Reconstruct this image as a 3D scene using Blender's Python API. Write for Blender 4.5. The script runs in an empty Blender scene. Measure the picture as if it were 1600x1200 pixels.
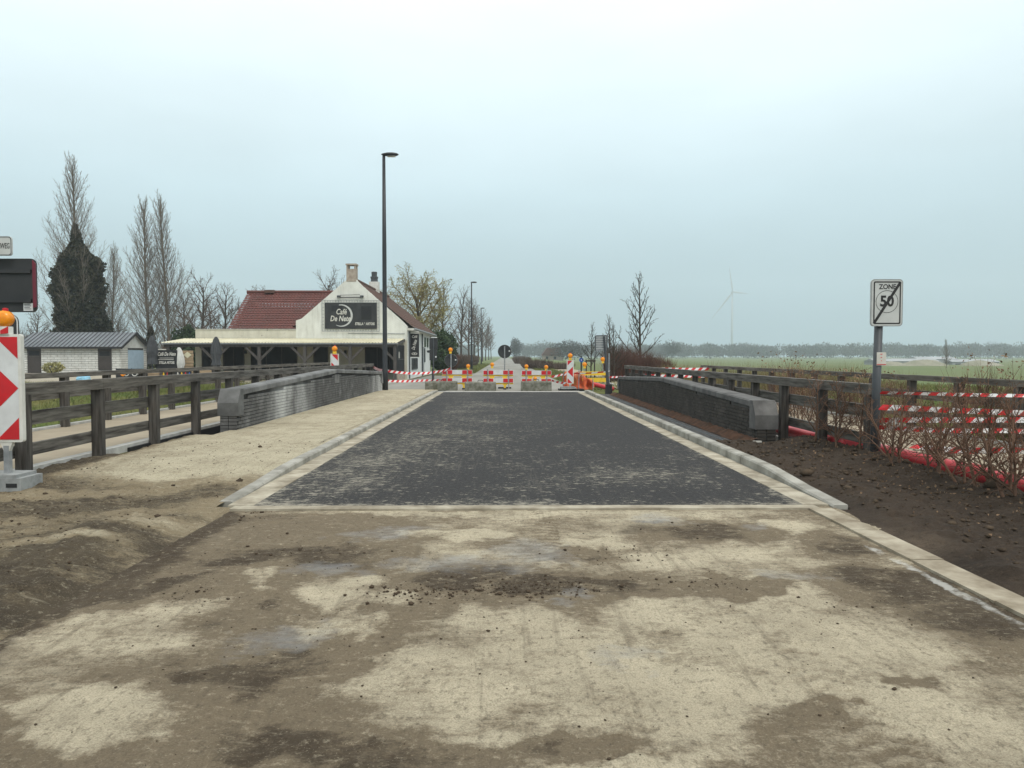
import bpy, math, random
import numpy as np
from mathutils import Vector, Matrix, noise as mnoise

R = math.radians
rnd = random.Random(11)
scene = bpy.context.scene
COL = scene.collection

# ------------------------------------------------------------------ camera
CAM_H = 1.5
cam_d = bpy.data.cameras.new('camera')
cam = bpy.data.objects.new('camera', cam_d)
COL.objects.link(cam)
cam.location = (0, 0, CAM_H)
cam.rotation_euler = (R(90 - 2.10), 0, R(-0.573))
cam_d.sensor_width = 36
cam_d.lens = 27.0
cam_d.clip_start = 0.05
cam_d.clip_end = 6000
scene.camera = cam

# ------------------------------------------------------------------ world, sun, exposure
SUN_EL, SUN_AZ = 52, 150          # behind the camera, to the right
wd = bpy.data.worlds.new('World')
scene.world = wd
wd.use_nodes = True
nt = wd.node_tree
nt.nodes.clear()
wo = nt.nodes.new('ShaderNodeOutputWorld')
bg = nt.nodes.new('ShaderNodeBackground')
bg.inputs['Strength'].default_value = 0.1
sky = nt.nodes.new('ShaderNodeTexSky')
sky.sky_type = 'NISHITA'
sky.sun_disc = False
sky.sun_elevation = R(SUN_EL)
sky.sun_rotation = R(SUN_AZ)
sky.dust_density = 6
sky.air_density = 1.2
tc = nt.nodes.new('ShaderNodeTexCoord')
sep = nt.nodes.new('ShaderNodeSeparateXYZ')
nt.links.new(tc.outputs['Generated'], sep.inputs[0])
ramp = nt.nodes.new('ShaderNodeValToRGB')
el = ramp.color_ramp.elements
el[0].position = 0.0
el[0].color = (0.265, 0.37, 0.43, 1)
el[1].position = 1.0
el[1].color = (1.0, 1.0, 1.0, 1)
for pos, c in ((0.05, (0.275, 0.385, 0.445)), (0.11, (0.355, 0.475, 0.53)), (0.20, (0.515, 0.65, 0.705)), (0.33, (0.72, 0.83, 0.865)), (0.45, (0.86, 0.93, 0.945))):
    e = ramp.color_ramp.elements.new(pos)
    e.color = (*c, 1)
nt.links.new(sep.outputs['Z'], ramp.inputs[0])
cl = nt.nodes.new('ShaderNodeTexNoise')
cl.inputs['Scale'].default_value = 2.2
cl.inputs['Detail'].default_value = 4
mpn = nt.nodes.new('ShaderNodeMapping')
mpn.inputs['Scale'].default_value = (1, 1, 3)
nt.links.new(tc.outputs['Generated'], mpn.inputs[0])
nt.links.new(mpn.outputs[0], cl.inputs['Vector'])
clr = nt.nodes.new('ShaderNodeMapRange')
clr.inputs[1].default_value = 0.3
clr.inputs[2].default_value = 0.7
clr.inputs[3].default_value = 10.9
clr.inputs[4].default_value = 12.7
nt.links.new(cl.outputs[0], clr.inputs[0])
vm = nt.nodes.new('ShaderNodeVectorMath')
vm.operation = 'SCALE'
nt.links.new(ramp.outputs[0], vm.inputs[0])
nt.links.new(clr.outputs[0], vm.inputs['Scale'])
mx = nt.nodes.new('ShaderNodeMix')
mx.data_type = 'RGBA'
mx.inputs[0].default_value = 0.93
nt.links.new(sky.outputs[0], mx.inputs[6])
nt.links.new(vm.outputs[0], mx.inputs[7])
nt.links.new(mx.outputs[2], bg.inputs['Color'])
nt.links.new(bg.outputs[0], wo.inputs[0])

sun_d = bpy.data.lights.new('sun', 'SUN')
sun_d.energy = 1.5
sun_d.angle = R(24)
sun_d.color = (1.0, 0.965, 0.91)
sun = bpy.data.objects.new('sun', sun_d)
COL.objects.link(sun)
az = R(SUN_AZ)
sd = Vector((math.sin(az) * math.cos(R(SUN_EL)), math.cos(az) * math.cos(R(SUN_EL)), math.sin(R(SUN_EL))))
sun.rotation_euler = sd.to_track_quat('Z', 'Y').to_euler()
sun.location = (20, -30, 60)

scene.view_settings.view_transform = 'Standard'
scene.view_settings.look = 'None'
scene.view_settings.gamma = 1
scene.view_settings.exposure = 0.25
scene.view_settings.use_curve_mapping = False
scene.render.engine = 'CYCLES'
scene.cycles.use_denoising = True
scene.cycles.volume_bounces = 2
scene.cycles.max_bounces = 6
scene.cycles.transparent_max_bounces = 8

# ------------------------------------------------------------------ helpers
FPX, HY, VX = 1200.0, 556.0, 788.0
def gx(px, Y): return (px - VX) / FPX * Y           # sight lines measured on the photograph -> metres at depth Y
def gz(py, Y): return CAM_H - (py - HY) / FPX * Y
def gy(py, z=0.0): return FPX * (CAM_H - z) / (py - HY)

def tag(o, label=None, cat=None, group=None, kind=None):
    if label: o['label'] = label
    if cat: o['category'] = cat
    if group: o['group'] = group
    if kind: o['kind'] = kind
    return o

def empty(name, loc, label=None, cat=None, group=None, kind=None):
    o = bpy.data.objects.new(name, None)
    o.empty_display_size = 0.2
    COL.objects.link(o)
    o.location = loc
    return tag(o, label, cat, group, kind)

def origin_of(o):
    v = Vector((0, 0, 0))
    while o is not None:
        v += Vector(o.location)
        o = o.parent
    return v

def copy_tree(o, parent=None):
    c = o.copy()
    COL.objects.link(c)
    c.parent = parent
    for ch in list(o.children):
        copy_tree(ch, c)
    return c

class MB:
    """collects polygons in world coordinates; build() links them as one mesh object"""
    def __init__(s):
        s.v, s.f, s.m = [], [], []
    def face(s, pts, mi=0):
        n = len(s.v)
        s.v += [tuple(p) for p in pts]
        s.f.append(tuple(range(n, n + len(pts))))
        s.m.append(mi)
    def box(s, c, size, rz=0.0, mi=0, ry=0.0, rx=0.0):
        hx, hy, hz = size[0] / 2, size[1] / 2, size[2] / 2
        M = Matrix.Rotation(rz, 3, 'Z') @ Matrix.Rotation(ry, 3, 'Y') @ Matrix.Rotation(rx, 3, 'X')
        n = len(s.v)
        for x, y, z in ((-1, -1, -1), (1, -1, -1), (1, 1, -1), (-1, 1, -1), (-1, -1, 1), (1, -1, 1), (1, 1, 1), (-1, 1, 1)):
            p = M @ Vector((x * hx, y * hy, z * hz))
            s.v.append((c[0] + p.x, c[1] + p.y, c[2] + p.z))
        for q in ((0, 3, 2, 1), (4, 5, 6, 7), (0, 1, 5, 4), (1, 2, 6, 5), (2, 3, 7, 6), (3, 0, 4, 7)):
            s.f.append(tuple(n + i for i in q))
            s.m.append(mi)
        return s
    def lohi(s, lo, hi, mi=0):
        return s.box([(a + b) / 2 for a, b in zip(lo, hi)], [abs(b - a) for a, b in zip(lo, hi)], mi=mi)
    def prism(s, poly, a0, a1, axis='y', mi=0):
        """poly: 2-D outline (counter-clockwise); axis y: poly in (x,z); x: poly in (y,z); z: poly in (x,y)"""
        def p3(p, a):
            return {'y': (p[0], a, p[1]), 'x': (a, p[0], p[1]), 'z': (p[0], p[1], a)}[axis]
        n = len(s.v); k = len(poly)
        s.v += [p3(p, a0) for p in poly] + [p3(p, a1) for p in poly]
        s.f.append(tuple(n + i for i in range(k))); s.m.append(mi)
        s.f.append(tuple(n + k + i for i in reversed(range(k)))); s.m.append(mi)
        for i in range(k):
            j = (i + 1) % k
            s.f.append((n + i, n + k + i, n + k + j, n + j)); s.m.append(mi)
        return s
    def tube(s, pts, rads, sides=6, mi=0, cap=True):
        pts = [Vector(p) for p in pts]
        if not hasattr(rads, '__len__'): rads = [rads] * len(pts)
        n0 = len(s.v)
        t = (pts[1] - pts[0]).normalized()
        a = t.orthogonal().normalized()
        for i, p in enumerate(pts):
            if i == 0: d = pts[1] - pts[0]
            elif i == len(pts) - 1: d = pts[-1] - pts[-2]
            else: d = pts[i + 1] - pts[i - 1]
            d.normalize()
            a = (a - d * a.dot(d))
            if a.length < 1e-6: a = d.orthogonal()
            a.normalize()
            b = d.cross(a)
            for k in range(sides):
                an = 2 * math.pi * k / sides
                q = p + (a * math.cos(an) + b * math.sin(an)) * rads[i]
                s.v.append((q.x, q.y, q.z))
        for i in range(len(pts) - 1):
            for k in range(sides):
                k2 = (k + 1) % sides
                s.f.append((n0 + i * sides + k, n0 + i * sides + k2, n0 + (i + 1) * sides + k2, n0 + (i + 1) * sides + k))
                s.m.append(mi)
        if cap:
            s.f.append(tuple(n0 + k for k in reversed(range(sides)))); s.m.append(mi)
            e = n0 + (len(pts) - 1) * sides
            s.f.append(tuple(e + k for k in range(sides))); s.m.append(mi)
        return s
    def lathe(s, c, prof, sides=12, axis='z', mi=0):
        """prof: list of (radius, height) from bottom to top around an axis through c"""
        n0 = len(s.v)
        for r, h in prof:
            for k in range(sides):
                an = 2 * math.pi * k / sides
                u, w = r * math.cos(an), r * math.sin(an)
                if axis == 'z': s.v.append((c[0] + u, c[1] + w, c[2] + h))
                elif axis == 'y': s.v.append((c[0] + u, c[1] + h, c[2] - w))
                else: s.v.append((c[0] + h, c[1] + u, c[2] + w))
        for i in range(len(prof) - 1):
            for k in range(sides):
                k2 = (k + 1) % sides
                s.f.append((n0 + i * sides + k, n0 + i * sides + k2, n0 + (i + 1) * sides + k2, n0 + (i + 1) * sides + k)); s.m.append(mi)
        s.f.append(tuple(n0 + k for k in reversed(range(sides)))); s.m.append(mi)
        e = n0 + (len(prof) - 1) * sides
        s.f.append(tuple(e + k for k in range(sides))); s.m.append(mi)
        return s
    def mesh(s, name, mats, off=(0, 0, 0), smooth=False):
        me = bpy.data.meshes.new(name)
        ox, oy, oz = off
        me.from_pydata([(x - ox, y - oy, z - oz) for x, y, z in s.v], [], s.f)
        if not isinstance(mats, (list, tuple)): mats = [mats]
        for m in mats: me.materials.append(m)
        if len(mats) > 1: me.polygons.foreach_set('material_index', s.m)
        if smooth: me.polygons.foreach_set('use_smooth', [True] * len(s.f))
        me.update()
        return me
    def build(s, name, mats, parent=None, origin=None, smooth=False):
        off = origin_of(parent) if parent is not None else Vector(origin or (0, 0, 0))
        o = bpy.data.objects.new(name, s.mesh(name, mats, off, smooth))
        COL.objects.link(o)
        if parent is not None: o.parent = parent
        else: o.location = off
        return o

def np_mesh(name, verts, faces, mats, parent=None, smooth=False, origin=(0, 0, 0)):
    """verts (n,3) array, faces (m,k) array of equal size"""
    off = np.array(origin_of(parent) if parent is not None else origin, dtype=float)
    me = bpy.data.meshes.new(name)
    verts = np.asarray(verts, dtype=np.float64) - off
    faces = np.asarray(faces, dtype=np.int32)
    k = faces.shape[1]
    me.vertices.add(len(verts)); me.vertices.foreach_set('co', verts.astype(np.float32).ravel())
    me.loops.add(faces.size); me.loops.foreach_set('vertex_index', faces.ravel())
    me.polygons.add(len(faces)); me.polygons.foreach_set('loop_start', np.arange(0, faces.size, k, dtype=np.int32))
    me.polygons.foreach_set('loop_total', np.full(len(faces), k, dtype=np.int32))
    if smooth: me.polygons.foreach_set('use_smooth', np.ones(len(faces), dtype=bool))
    for m in (mats if isinstance(mats, (list, tuple)) else [mats]): me.materials.append(m)
    me.update(calc_edges=True)
    o = bpy.data.objects.new(name, me)
    COL.objects.link(o)
    if parent is not None: o.parent = parent
    else: o.location = origin
    return o

def text_part(name, body, size, m, parent, loc, rot=(R(90), 0, 0), shear=0.0, bold=0.0, extrude=0.002, sx=1.0, align='CENTER'):
    cu = bpy.data.curves.new(name, 'FONT')
    cu.body = body
    cu.size = size
    cu.shear = shear
    cu.offset = bold
    cu.extrude = extrude
    cu.align_x = align
    cu.align_y = 'CENTER'
    cu.resolution_u = 3
    t = bpy.data.objects.new(name, cu)
    COL.objects.link(t)
    dg = bpy.context.evaluated_depsgraph_get()
    me = bpy.data.meshes.new_from_object(t.evaluated_get(dg))
    bpy.data.objects.remove(t)
    me.materials.clear(); me.materials.append(m)
    me.transform(Matrix.Diagonal((sx, 1, 1, 1)))
    o = bpy.data.objects.new(name, me)
    COL.objects.link(o)
    o.parent = parent
    o.location = Vector(loc) - origin_of(parent)
    o.rotation_euler = rot
    return o

# numpy value noise
_rs = np.random.RandomState(5)
_lat = _rs.rand(256, 256)
def vnoise(x, y):
    xi = np.floor(x).astype(int); yi = np.floor(y).astype(int)
    fx = x - xi; fy = y - yi
    fx = fx * fx * (3 - 2 * fx); fy = fy * fy * (3 - 2 * fy)
    a = _lat[xi & 255, yi & 255]; b = _lat[(xi + 1) & 255, yi & 255]
    c = _lat[xi & 255, (yi + 1) & 255]; d = _lat[(xi + 1) & 255, (yi + 1) & 255]
    return (a * (1 - fx) + b * fx) * (1 - fy) + (c * (1 - fx) + d * fx) * fy
def fbm(x, y, oct=4, seed=0.0, gain=0.5):
    t = 0; amp = 1; tot = 0
    x = x + seed * 17.3; y = y + seed * 9.1
    for i in range(oct):
        t = t + amp * vnoise(x, y); tot += amp
        x = x * 2.03 + 13.7; y = y * 2.03 + 7.9; amp *= gain
    return t / tot
def sstep(a, b, x):
    t = np.clip((x - a) / (b - a), 0, 1)
    return t * t * (3 - 2 * t)

# ------------------------------------------------------------------ materials
class NT:
    def __init__(s, name):
        s.mat = bpy.data.materials.new(name)
        s.mat.use_nodes = True
        s.t = s.mat.node_tree
        s.t.nodes.clear()
        s.out = s.t.nodes.new('ShaderNodeOutputMaterial')
        s.b = s.t.nodes.new('ShaderNodeBsdfPrincipled')
        s.t.links.new(s.b.outputs[0], s.out.inputs[0])
    def n(s, typ, **kw):
        nd = s.t.nodes.new(typ)
        for k, v in kw.items(): setattr(nd, k, v)
        return nd
    def l(s, a, b): s.t.links.new(a, b)
    def pos(s, scale=(1, 1, 1), obj=False):
        if obj: src = s.n('ShaderNodeTexCoord').outputs['Object']
        else: src = s.n('ShaderNodeNewGeometry').outputs['Position']
        mp = s.n('ShaderNodeMapping')
        mp.inputs['Scale'].default_value = scale
        s.l(src, mp.inputs[0])
        return mp.outputs[0]
    def noise(s, vec, scale, detail=5, rough=0.6):
        nd = s.n('ShaderNodeTexNoise')
        nd.inputs['Scale'].default_value = scale
        nd.inputs['Detail'].default_value = detail
        nd.inputs['Roughness'].default_value = rough
        s.l(vec, nd.inputs['Vector'])
        return nd.outputs[0]
    def mr(s, v, a, b, c=0.0, d=1.0):
        nd = s.n('ShaderNodeMapRange')
        for i, x in enumerate((a, b, c, d)): nd.inputs[i + 1].default_value = x
        s.l(v, nd.inputs[0])
        return nd.outputs[0]
    def math(s, op, a, b=None):
        nd = s.n('ShaderNodeMath', operation=op)
        for i, x in enumerate((a, b)):
            if x is None: continue
            if isinstance(x, (int, float)): nd.inputs[i].default_value = x
            else: s.l(x, nd.inputs[i])
        return nd.outputs[0]
    def mix(s, f, a, b, blend='MIX'):
        nd = s.n('ShaderNodeMix', data_type='RGBA', blend_type=blend)
        for i, x in ((0, f), (6, a), (7, b)):
            if isinstance(x, (int, float)): nd.inputs[i].default_value = x
            elif isinstance(x, (tuple, list)): nd.inputs[i].default_value = (*x[:3], 1)
            else: s.l(x, nd.inputs[i])
        return nd.outputs[2]
    def attr(s, name):
        return s.n('ShaderNodeAttribute', attribute_name=name).outputs['Fac']
    def bump(s, h, strength=0.4, dist=0.02, prev=None):
        nd = s.n('ShaderNodeBump')
        nd.inputs['Strength'].default_value = strength
        nd.inputs['Distance'].default_value = dist
        s.l(h, nd.inputs['Height'])
        if prev is not None: s.l(prev, nd.inputs['Normal'])
        return nd.outputs[0]
    def col(s, c):
        if isinstance(c, (tuple, list)): s.b.inputs['Base Color'].default_value = (*c[:3], 1)
        else: s.l(c, s.b.inputs['Base Color'])
    def rough(s, r):
        if isinstance(r, (int, float)): s.b.inputs['Roughness'].default_value = r
        else: s.l(r, s.b.inputs['Roughness'])
    def nrm(s, n): s.l(n, s.b.inputs['Normal'])

def simple(name, c1, c2=None, scale=4.0, rough=0.7, bump=0.2, bdist=0.01, metal=0.0, rand=0.0, stretch=(1, 1, 1), spec=0.4, obj=False, lo=0.35, hi=0.65):
    t = NT(name)
    v = t.pos(stretch, obj)
    nz = t.noise(v, scale)
    c = t.mix(t.mr(nz, lo, hi), c1, c2 if c2 else tuple(x * 0.75 for x in c1))
    if rand:
        oi = t.n('ShaderNodeObjectInfo')
        c = t.mix(t.mr(oi.outputs['Random'], 0, 1, 0.0, rand), c, tuple(x * 0.35 for x in c1))
    t.col(c)
    t.rough(t.mr(nz, 0.2, 0.8, max(rough - 0.1, 0.02), min(rough + 0.12, 1.0)))
    t.b.inputs['Metallic'].default_value = metal
    t.b.inputs['Specular IOR Level'].default_value = spec
    if bump:
        t.nrm(t.bump(t.noise(v, scale * 6, 4), bump, bdist))
    return t.mat

M = {}
M['wood_y'] = simple('weathered_wood_rail', (0.19, 0.175, 0.15), (0.055, 0.048, 0.041), 3.0, 0.85, 0.5, 0.01, stretch=(6, 0.5, 6), rand=0.25, spec=0.2)
M['wood_z'] = simple('weathered_wood_post', (0.12, 0.108, 0.094), (0.042, 0.037, 0.032), 3.0, 0.85, 0.5, 0.01, stretch=(7, 7, 0.6), rand=0.3, spec=0.2)
M['concrete'] = simple('pale_concrete', (0.50, 0.49, 0.455), (0.36, 0.35, 0.32), 5.0, 0.85, 0.3, 0.006, rand=0.22, spec=0.25)
M['concrete_new'] = simple('new_kerb_concrete', (0.40, 0.385, 0.335), (0.21, 0.198, 0.165), 3.0, 0.8, 0.25, 0.004, rand=0.25, spec=0.3)
M['gutter'] = simple('sandy_gutter_concrete', (0.47, 0.425, 0.33), (0.22, 0.188, 0.135), 3.0, 0.9, 0.6, 0.012, rand=0.2, spec=0.2)
M['coping'] = simple('weathered_coping_stone', (0.20, 0.20, 0.193), (0.085, 0.085, 0.082), 1.6, 0.8, 0.35, 0.008, rand=0.12, spec=0.3)
M['coping_dark'] = simple('dark_coping_stone', (0.155, 0.15, 0.142), (0.075, 0.072, 0.068), 2.5, 0.8, 0.35, 0.008, rand=0.12, spec=0.3)
M['black_metal'] = simple('black_painted_metal', (0.018, 0.019, 0.022), (0.026, 0.027, 0.03), 3.0, 0.45, 0.05, 0.002)
M['dark_metal'] = simple('dark_grey_metal', (0.045, 0.05, 0.055), (0.065, 0.07, 0.075), 3.0, 0.5, 0.05, 0.002)
M['grey_metal'] = simple('galvanised_metal', (0.33, 0.34, 0.345), (0.22, 0.23, 0.235), 8.0, 0.5, 0.05, 0.002, metal=0.3)
M['white_plastic'] = simple('dirty_white_plastic', (0.66, 0.65, 0.60), (0.5, 0.48, 0.42), 3.0, 0.5, 0.05, 0.002)
M['white_refl'] = simple('reflective_white', (0.62, 0.63, 0.62), (0.54, 0.545, 0.535), 6.0, 0.4, 0.03, 0.001)
M['sign_grey'] = simple('sign_face_pale_grey', (0.50, 0.51, 0.49), (0.44, 0.45, 0.43), 5.0, 0.45, 0.03, 0.001)
M['red_refl'] = simple('reflective_red', (0.56, 0.016, 0.022), (0.45, 0.013, 0.018), 5.0, 0.4, 0.04, 0.001)
M['tape_red'] = simple('tape_red', (0.62, 0.025, 0.03), (0.52, 0.02, 0.025), 5.0, 0.35, 0.0)
M['tape_white'] = simple('tape_white', (0.78, 0.78, 0.77), (0.70, 0.70, 0.69), 5.0, 0.35, 0.0)
M['amber'] = simple('amber_lens', (0.86, 0.30, 0.012), (0.72, 0.22, 0.008), 30.0, 0.25, 0.2, 0.004)
M['yellow'] = simple('yellow_plastic', (0.80, 0.52, 0.03), (0.68, 0.42, 0.025), 4.0, 0.5, 0.05, 0.002)
M['orange_net'] = simple('orange_netting', (0.80, 0.17, 0.06), (0.68, 0.13, 0.05), 6.0, 0.5, 0.0)
M['red_pipe'] = simple('red_plastic_pipe', (0.58, 0.045, 0.055), (0.44, 0.04, 0.045), 2.0, 0.42, 0.08, 0.003)
M['blue'] = simple('blue_sign', (0.02, 0.10, 0.42), (0.02, 0.08, 0.34), 4.0, 0.4, 0.0)
M['blue_bag'] = simple('blue_plastic_bag', (0.16, 0.42, 0.60), (0.34, 0.58, 0.70), 5.0, 0.35, 0.4, 0.03)
M['block'] = simple('mossy_concrete_block', (0.22, 0.215, 0.18), (0.085, 0.085, 0.06), 5.0, 0.9, 0.6, 0.02, spec=0.2)
M['foot'] = simple('grey_recycled_plastic', (0.30, 0.31, 0.30), (0.20, 0.205, 0.20), 9.0, 0.75, 0.4, 0.006)
M['black'] = simple('matt_black', (0.012, 0.012, 0.013), (0.02, 0.02, 0.02), 4.0, 0.6, 0.0)
M['glass'] = simple('dark_window_glass', (0.012, 0.013, 0.014), (0.02, 0.02, 0.022), 2.0, 0.35, 0.0, spec=0.25)
M['brown_frame'] = simple('dark_brown_paint', (0.035, 0.028, 0.024), (0.05, 0.04, 0.035), 3.0, 0.55, 0.1, 0.003)
M['veranda_wood'] = simple('dark_stained_timber', (0.05, 0.045, 0.042), (0.085, 0.075, 0.068), 3.0, 0.7, 0.2, 0.005, stretch=(3, 3, 1))
M['cream_wall'] = simple('cream_plaster', (0.50, 0.47, 0.38), (0.42, 0.39, 0.31), 1.5, 0.85, 0.1, 0.004)
M['veranda_sheet'] = simple('yellowed_corrugated_sheet', (0.62, 0.58, 0.42), (0.48, 0.44, 0.29), 0.9, 0.5, 0.05, 0.004)
M['pale_wood'] = simple('pale_plank_wood', (0.36, 0.27, 0.17), (0.24, 0.17, 0.10), 4.0, 0.8, 0.3, 0.005, stretch=(1, 1, 6))
M['canvas'] = simple('charcoal_canvas', (0.045, 0.048, 0.052), (0.075, 0.078, 0.082), 4.0, 0.9, 0.3, 0.02)
M['white_canvas'] = simple('white_canvas', (0.62, 0.62, 0.58), (0.48, 0.48, 0.45), 4.0, 0.9, 0.3, 0.02)
M['metal_roof'] = simple('grey_metal_roof', (0.16, 0.175, 0.185), (0.12, 0.13, 0.14), 0.8, 0.4, 0.05, 0.003, metal=0.2)
M['light_blue'] = simple('pale_blue_door', (0.36, 0.47, 0.56), (0.31, 0.41, 0.50), 3.0, 0.5, 0.0)
M['shed_block'] = simple('white_painted_block', (0.66, 0.66, 0.62), (0.54, 0.53, 0.49), 2.0, 0.8, 0.2, 0.006, rand=0.12)
M['mortar'] = simple('grey_mortar', (0.22, 0.215, 0.20), (0.15, 0.145, 0.135), 4.0, 0.9, 0.3, 0.01)
M['chimney'] = simple('worn_chimney_brick', (0.42, 0.36, 0.29), (0.26, 0.21, 0.17), 3.0, 0.9, 0.5, 0.03)
M['turbine'] = simple('turbine_white', (0.42, 0.44, 0.45), (0.38, 0.40, 0.41), 0.05, 0.5, 0.0)
M['bark_dark'] = simple('dark_bark', (0.075, 0.062, 0.050), (0.045, 0.037, 0.030), 2.0, 0.95, 0.4, 0.02, stretch=(3, 3, 0.6), spec=0.1)
M['bark_pale'] = simple('poplar_bark', (0.20, 0.175, 0.135), (0.11, 0.095, 0.075), 0.6, 0.95, 0.3, 0.03, stretch=(3, 3, 0.5), spec=0.1)
M['twig_brown'] = simple('brown_twigs', (0.13, 0.095, 0.072), (0.085, 0.062, 0.05), 1.0, 0.95, 0.0, spec=0.1)
M['twig_pale'] = simple('pale_poplar_twigs', (0.21, 0.18, 0.145), (0.14, 0.12, 0.10), 0.4, 0.95, 0.0, spec=0.1)
M['twig_tan'] = simple('tan_willow_twigs', (0.25, 0.20, 0.115), (0.15, 0.12, 0.07), 0.8, 0.95, 0.0, spec=0.1)
M['twig_red'] = simple('reddish_twigs', (0.145, 0.075, 0.058), (0.09, 0.055, 0.042), 0.8, 0.95, 0.0, spec=0.1)
M['hedge_twig'] = simple('bare_hedge_twigs', (0.19, 0.112, 0.074), (0.105, 0.066, 0.046), 3.0, 0.9, 0.2, 0.004, spec=0.15)
M['ivy'] = simple('dark_ivy_leaves', (0.014, 0.020, 0.009), (0.044, 0.040, 0.020), 0.9, 0.6, 0.0, spec=0.2)
M['evergreen'] = simple('evergreen_leaves', (0.022, 0.045, 0.020), (0.05, 0.075, 0.028), 1.5, 0.6, 0.0, spec=0.25)
M['willow_leaf'] = simple('yellowing_willow_leaves', (0.36, 0.31, 0.12), (0.24, 0.235, 0.10), 0.8, 0.7, 0.0, spec=0.2)
M['dead_leaf'] = simple('dead_leaves', (0.26, 0.17, 0.10), (0.14, 0.09, 0.055), 6.0, 0.8, 0.0, spec=0.2)
M['grass'] = simple('winter_grass', (0.085, 0.125, 0.030), (0.19, 0.17, 0.062), 1.1, 0.8, 0.0, spec=0.2)
M['dry_grass'] = simple('dry_reed_grass', (0.27, 0.205, 0.105), (0.12, 0.115, 0.042), 1.3, 0.85, 0.0, spec=0.15)
M['clod'] = simple('soil_clods', (0.085, 0.062, 0.042), (0.05, 0.037, 0.026), 9.0, 0.95, 0.5, 0.01, spec=0.1)
M['water'] = simple('dark_river_water', (0.012, 0.014, 0.010), (0.016, 0.018, 0.013), 0.4, 0.06, 0.15, 0.03, spec=0.5)
M['far_wood'] = simple('far_wood_twigs', (0.062, 0.068, 0.066), (0.095, 0.10, 0.094), 0.06, 0.95, 0.0, spec=0.05)
M['white_sheet'] = simple('white_sheeting', (0.36, 0.37, 0.37), (0.28, 0.29, 0.29), 0.2, 0.6, 0.0)
M['heap'] = simple('pale_soil_heap', (0.30, 0.28, 0.22), (0.19, 0.19, 0.13), 0.3, 0.95, 0.0, spec=0.1)
M['membrane'] = simple('black_bitumen_membrane', (0.035, 0.034, 0.033), (0.075, 0.068, 0.06), 2.5, 0.75, 0.4, 0.01, stretch=(3, 0.6, 1))
M['rust_soil'] = simple('rusty_sand', (0.12, 0.062, 0.038), (0.065, 0.042, 0.030), 4.0, 0.95, 0.6, 0.02, spec=0.1)

M['sign_back'] = simple('black_sign_back', (0.022, 0.023, 0.024), (0.034, 0.035, 0.036), 3.0, 0.5, 0.08, 0.002)
def brick_paint(name, horiz, c1, c2, bw, bh, dirt=0.0):
    """painted brickwork: faint courses and worn spots; horiz is the wall's horizontal axis"""
    t = NT(name)
    sp = t.n('ShaderNodeSeparateXYZ')
    t.l(t.n('ShaderNodeNewGeometry').outputs['Position'], sp.inputs[0])
    cb = t.n('ShaderNodeCombineXYZ')
    t.l(sp.outputs[horiz], cb.inputs[0]); t.l(sp.outputs['Z'], cb.inputs[1])
    br = t.n('ShaderNodeTexBrick')
    t.l(cb.outputs[0], br.inputs['Vector'])
    br.inputs['Scale'].default_value = 1
    br.inputs['Brick Width'].default_value = bw
    br.inputs['Row Height'].default_value = bh
    br.inputs['Mortar Size'].default_value = 0.012
    br.inputs['Mortar Smooth'].default_value = 0.4
    v = t.pos()
    base = t.mix(t.mr(t.noise(v, 1.3), 0.35, 0.68), c1, c2)
    base = t.mix(t.mr(br.outputs['Fac'], 0, 1, 0, 0.22), base, tuple(x * 0.45 for x in c1))
    vs = t.pos((5, 5, 0.7))
    base = t.mix(t.mr(t.noise(vs, 0.8, 5), 0.50, 0.80, 0, 0.5), base, (0.30, 0.285, 0.23))
    if dirt:
        base = t.mix(t.mr(t.noise(v, 5.5, 3), 0.66, 0.70, 0, dirt), base, (0.12, 0.10, 0.08))
    t.col(base); t.rough(0.85)
    t.nrm(t.bump(br.outputs['Fac'], -0.5, 0.012))
    return t.mat
M['paint_front'] = brick_paint('white_painted_brick_front', 'X', (0.72, 0.72, 0.66), (0.60, 0.60, 0.54), 0.21, 0.07, 0.35)
M['paint_side'] = brick_paint('white_painted_brick_side', 'Y', (0.72, 0.735, 0.72), (0.64, 0.65, 0.63), 0.21, 0.07)
M['paint_parapet'] = brick_paint('flaking_painted_brick', 'X', (0.60, 0.575, 0.48), (0.50, 0.47, 0.38), 0.21, 0.07, 0.85)

def tile_mat(name, c1, c2, moss):
    t = NT(name)
    v = t.pos()
    c = t.mix(t.mr(t.noise(v, 1.1), 0.3, 0.7), c1, c2)
    c = t.mix(t.mr(t.noise(t.pos((3, 1, 3)), 2.6, 3), 0.35, 0.7, 0, 0.55), c, tuple(x * 0.55 for x in c1))
    c = t.mix(t.mr(t.noise(v, 2.2, 5), 0.62, 0.72, 0, 0.7), c, moss)
    t.col(c); t.rough(0.85)
    return t.mat
M['tile_red'] = tile_mat('red_clay_pantiles', (0.145, 0.045, 0.035), (0.09, 0.034, 0.027), (0.085, 0.07, 0.045))
M['tile_brown'] = tile_mat('brown_weathered_tiles', (0.125, 0.062, 0.042), (0.085, 0.050, 0.038), (0.06, 0.055, 0.04))

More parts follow.
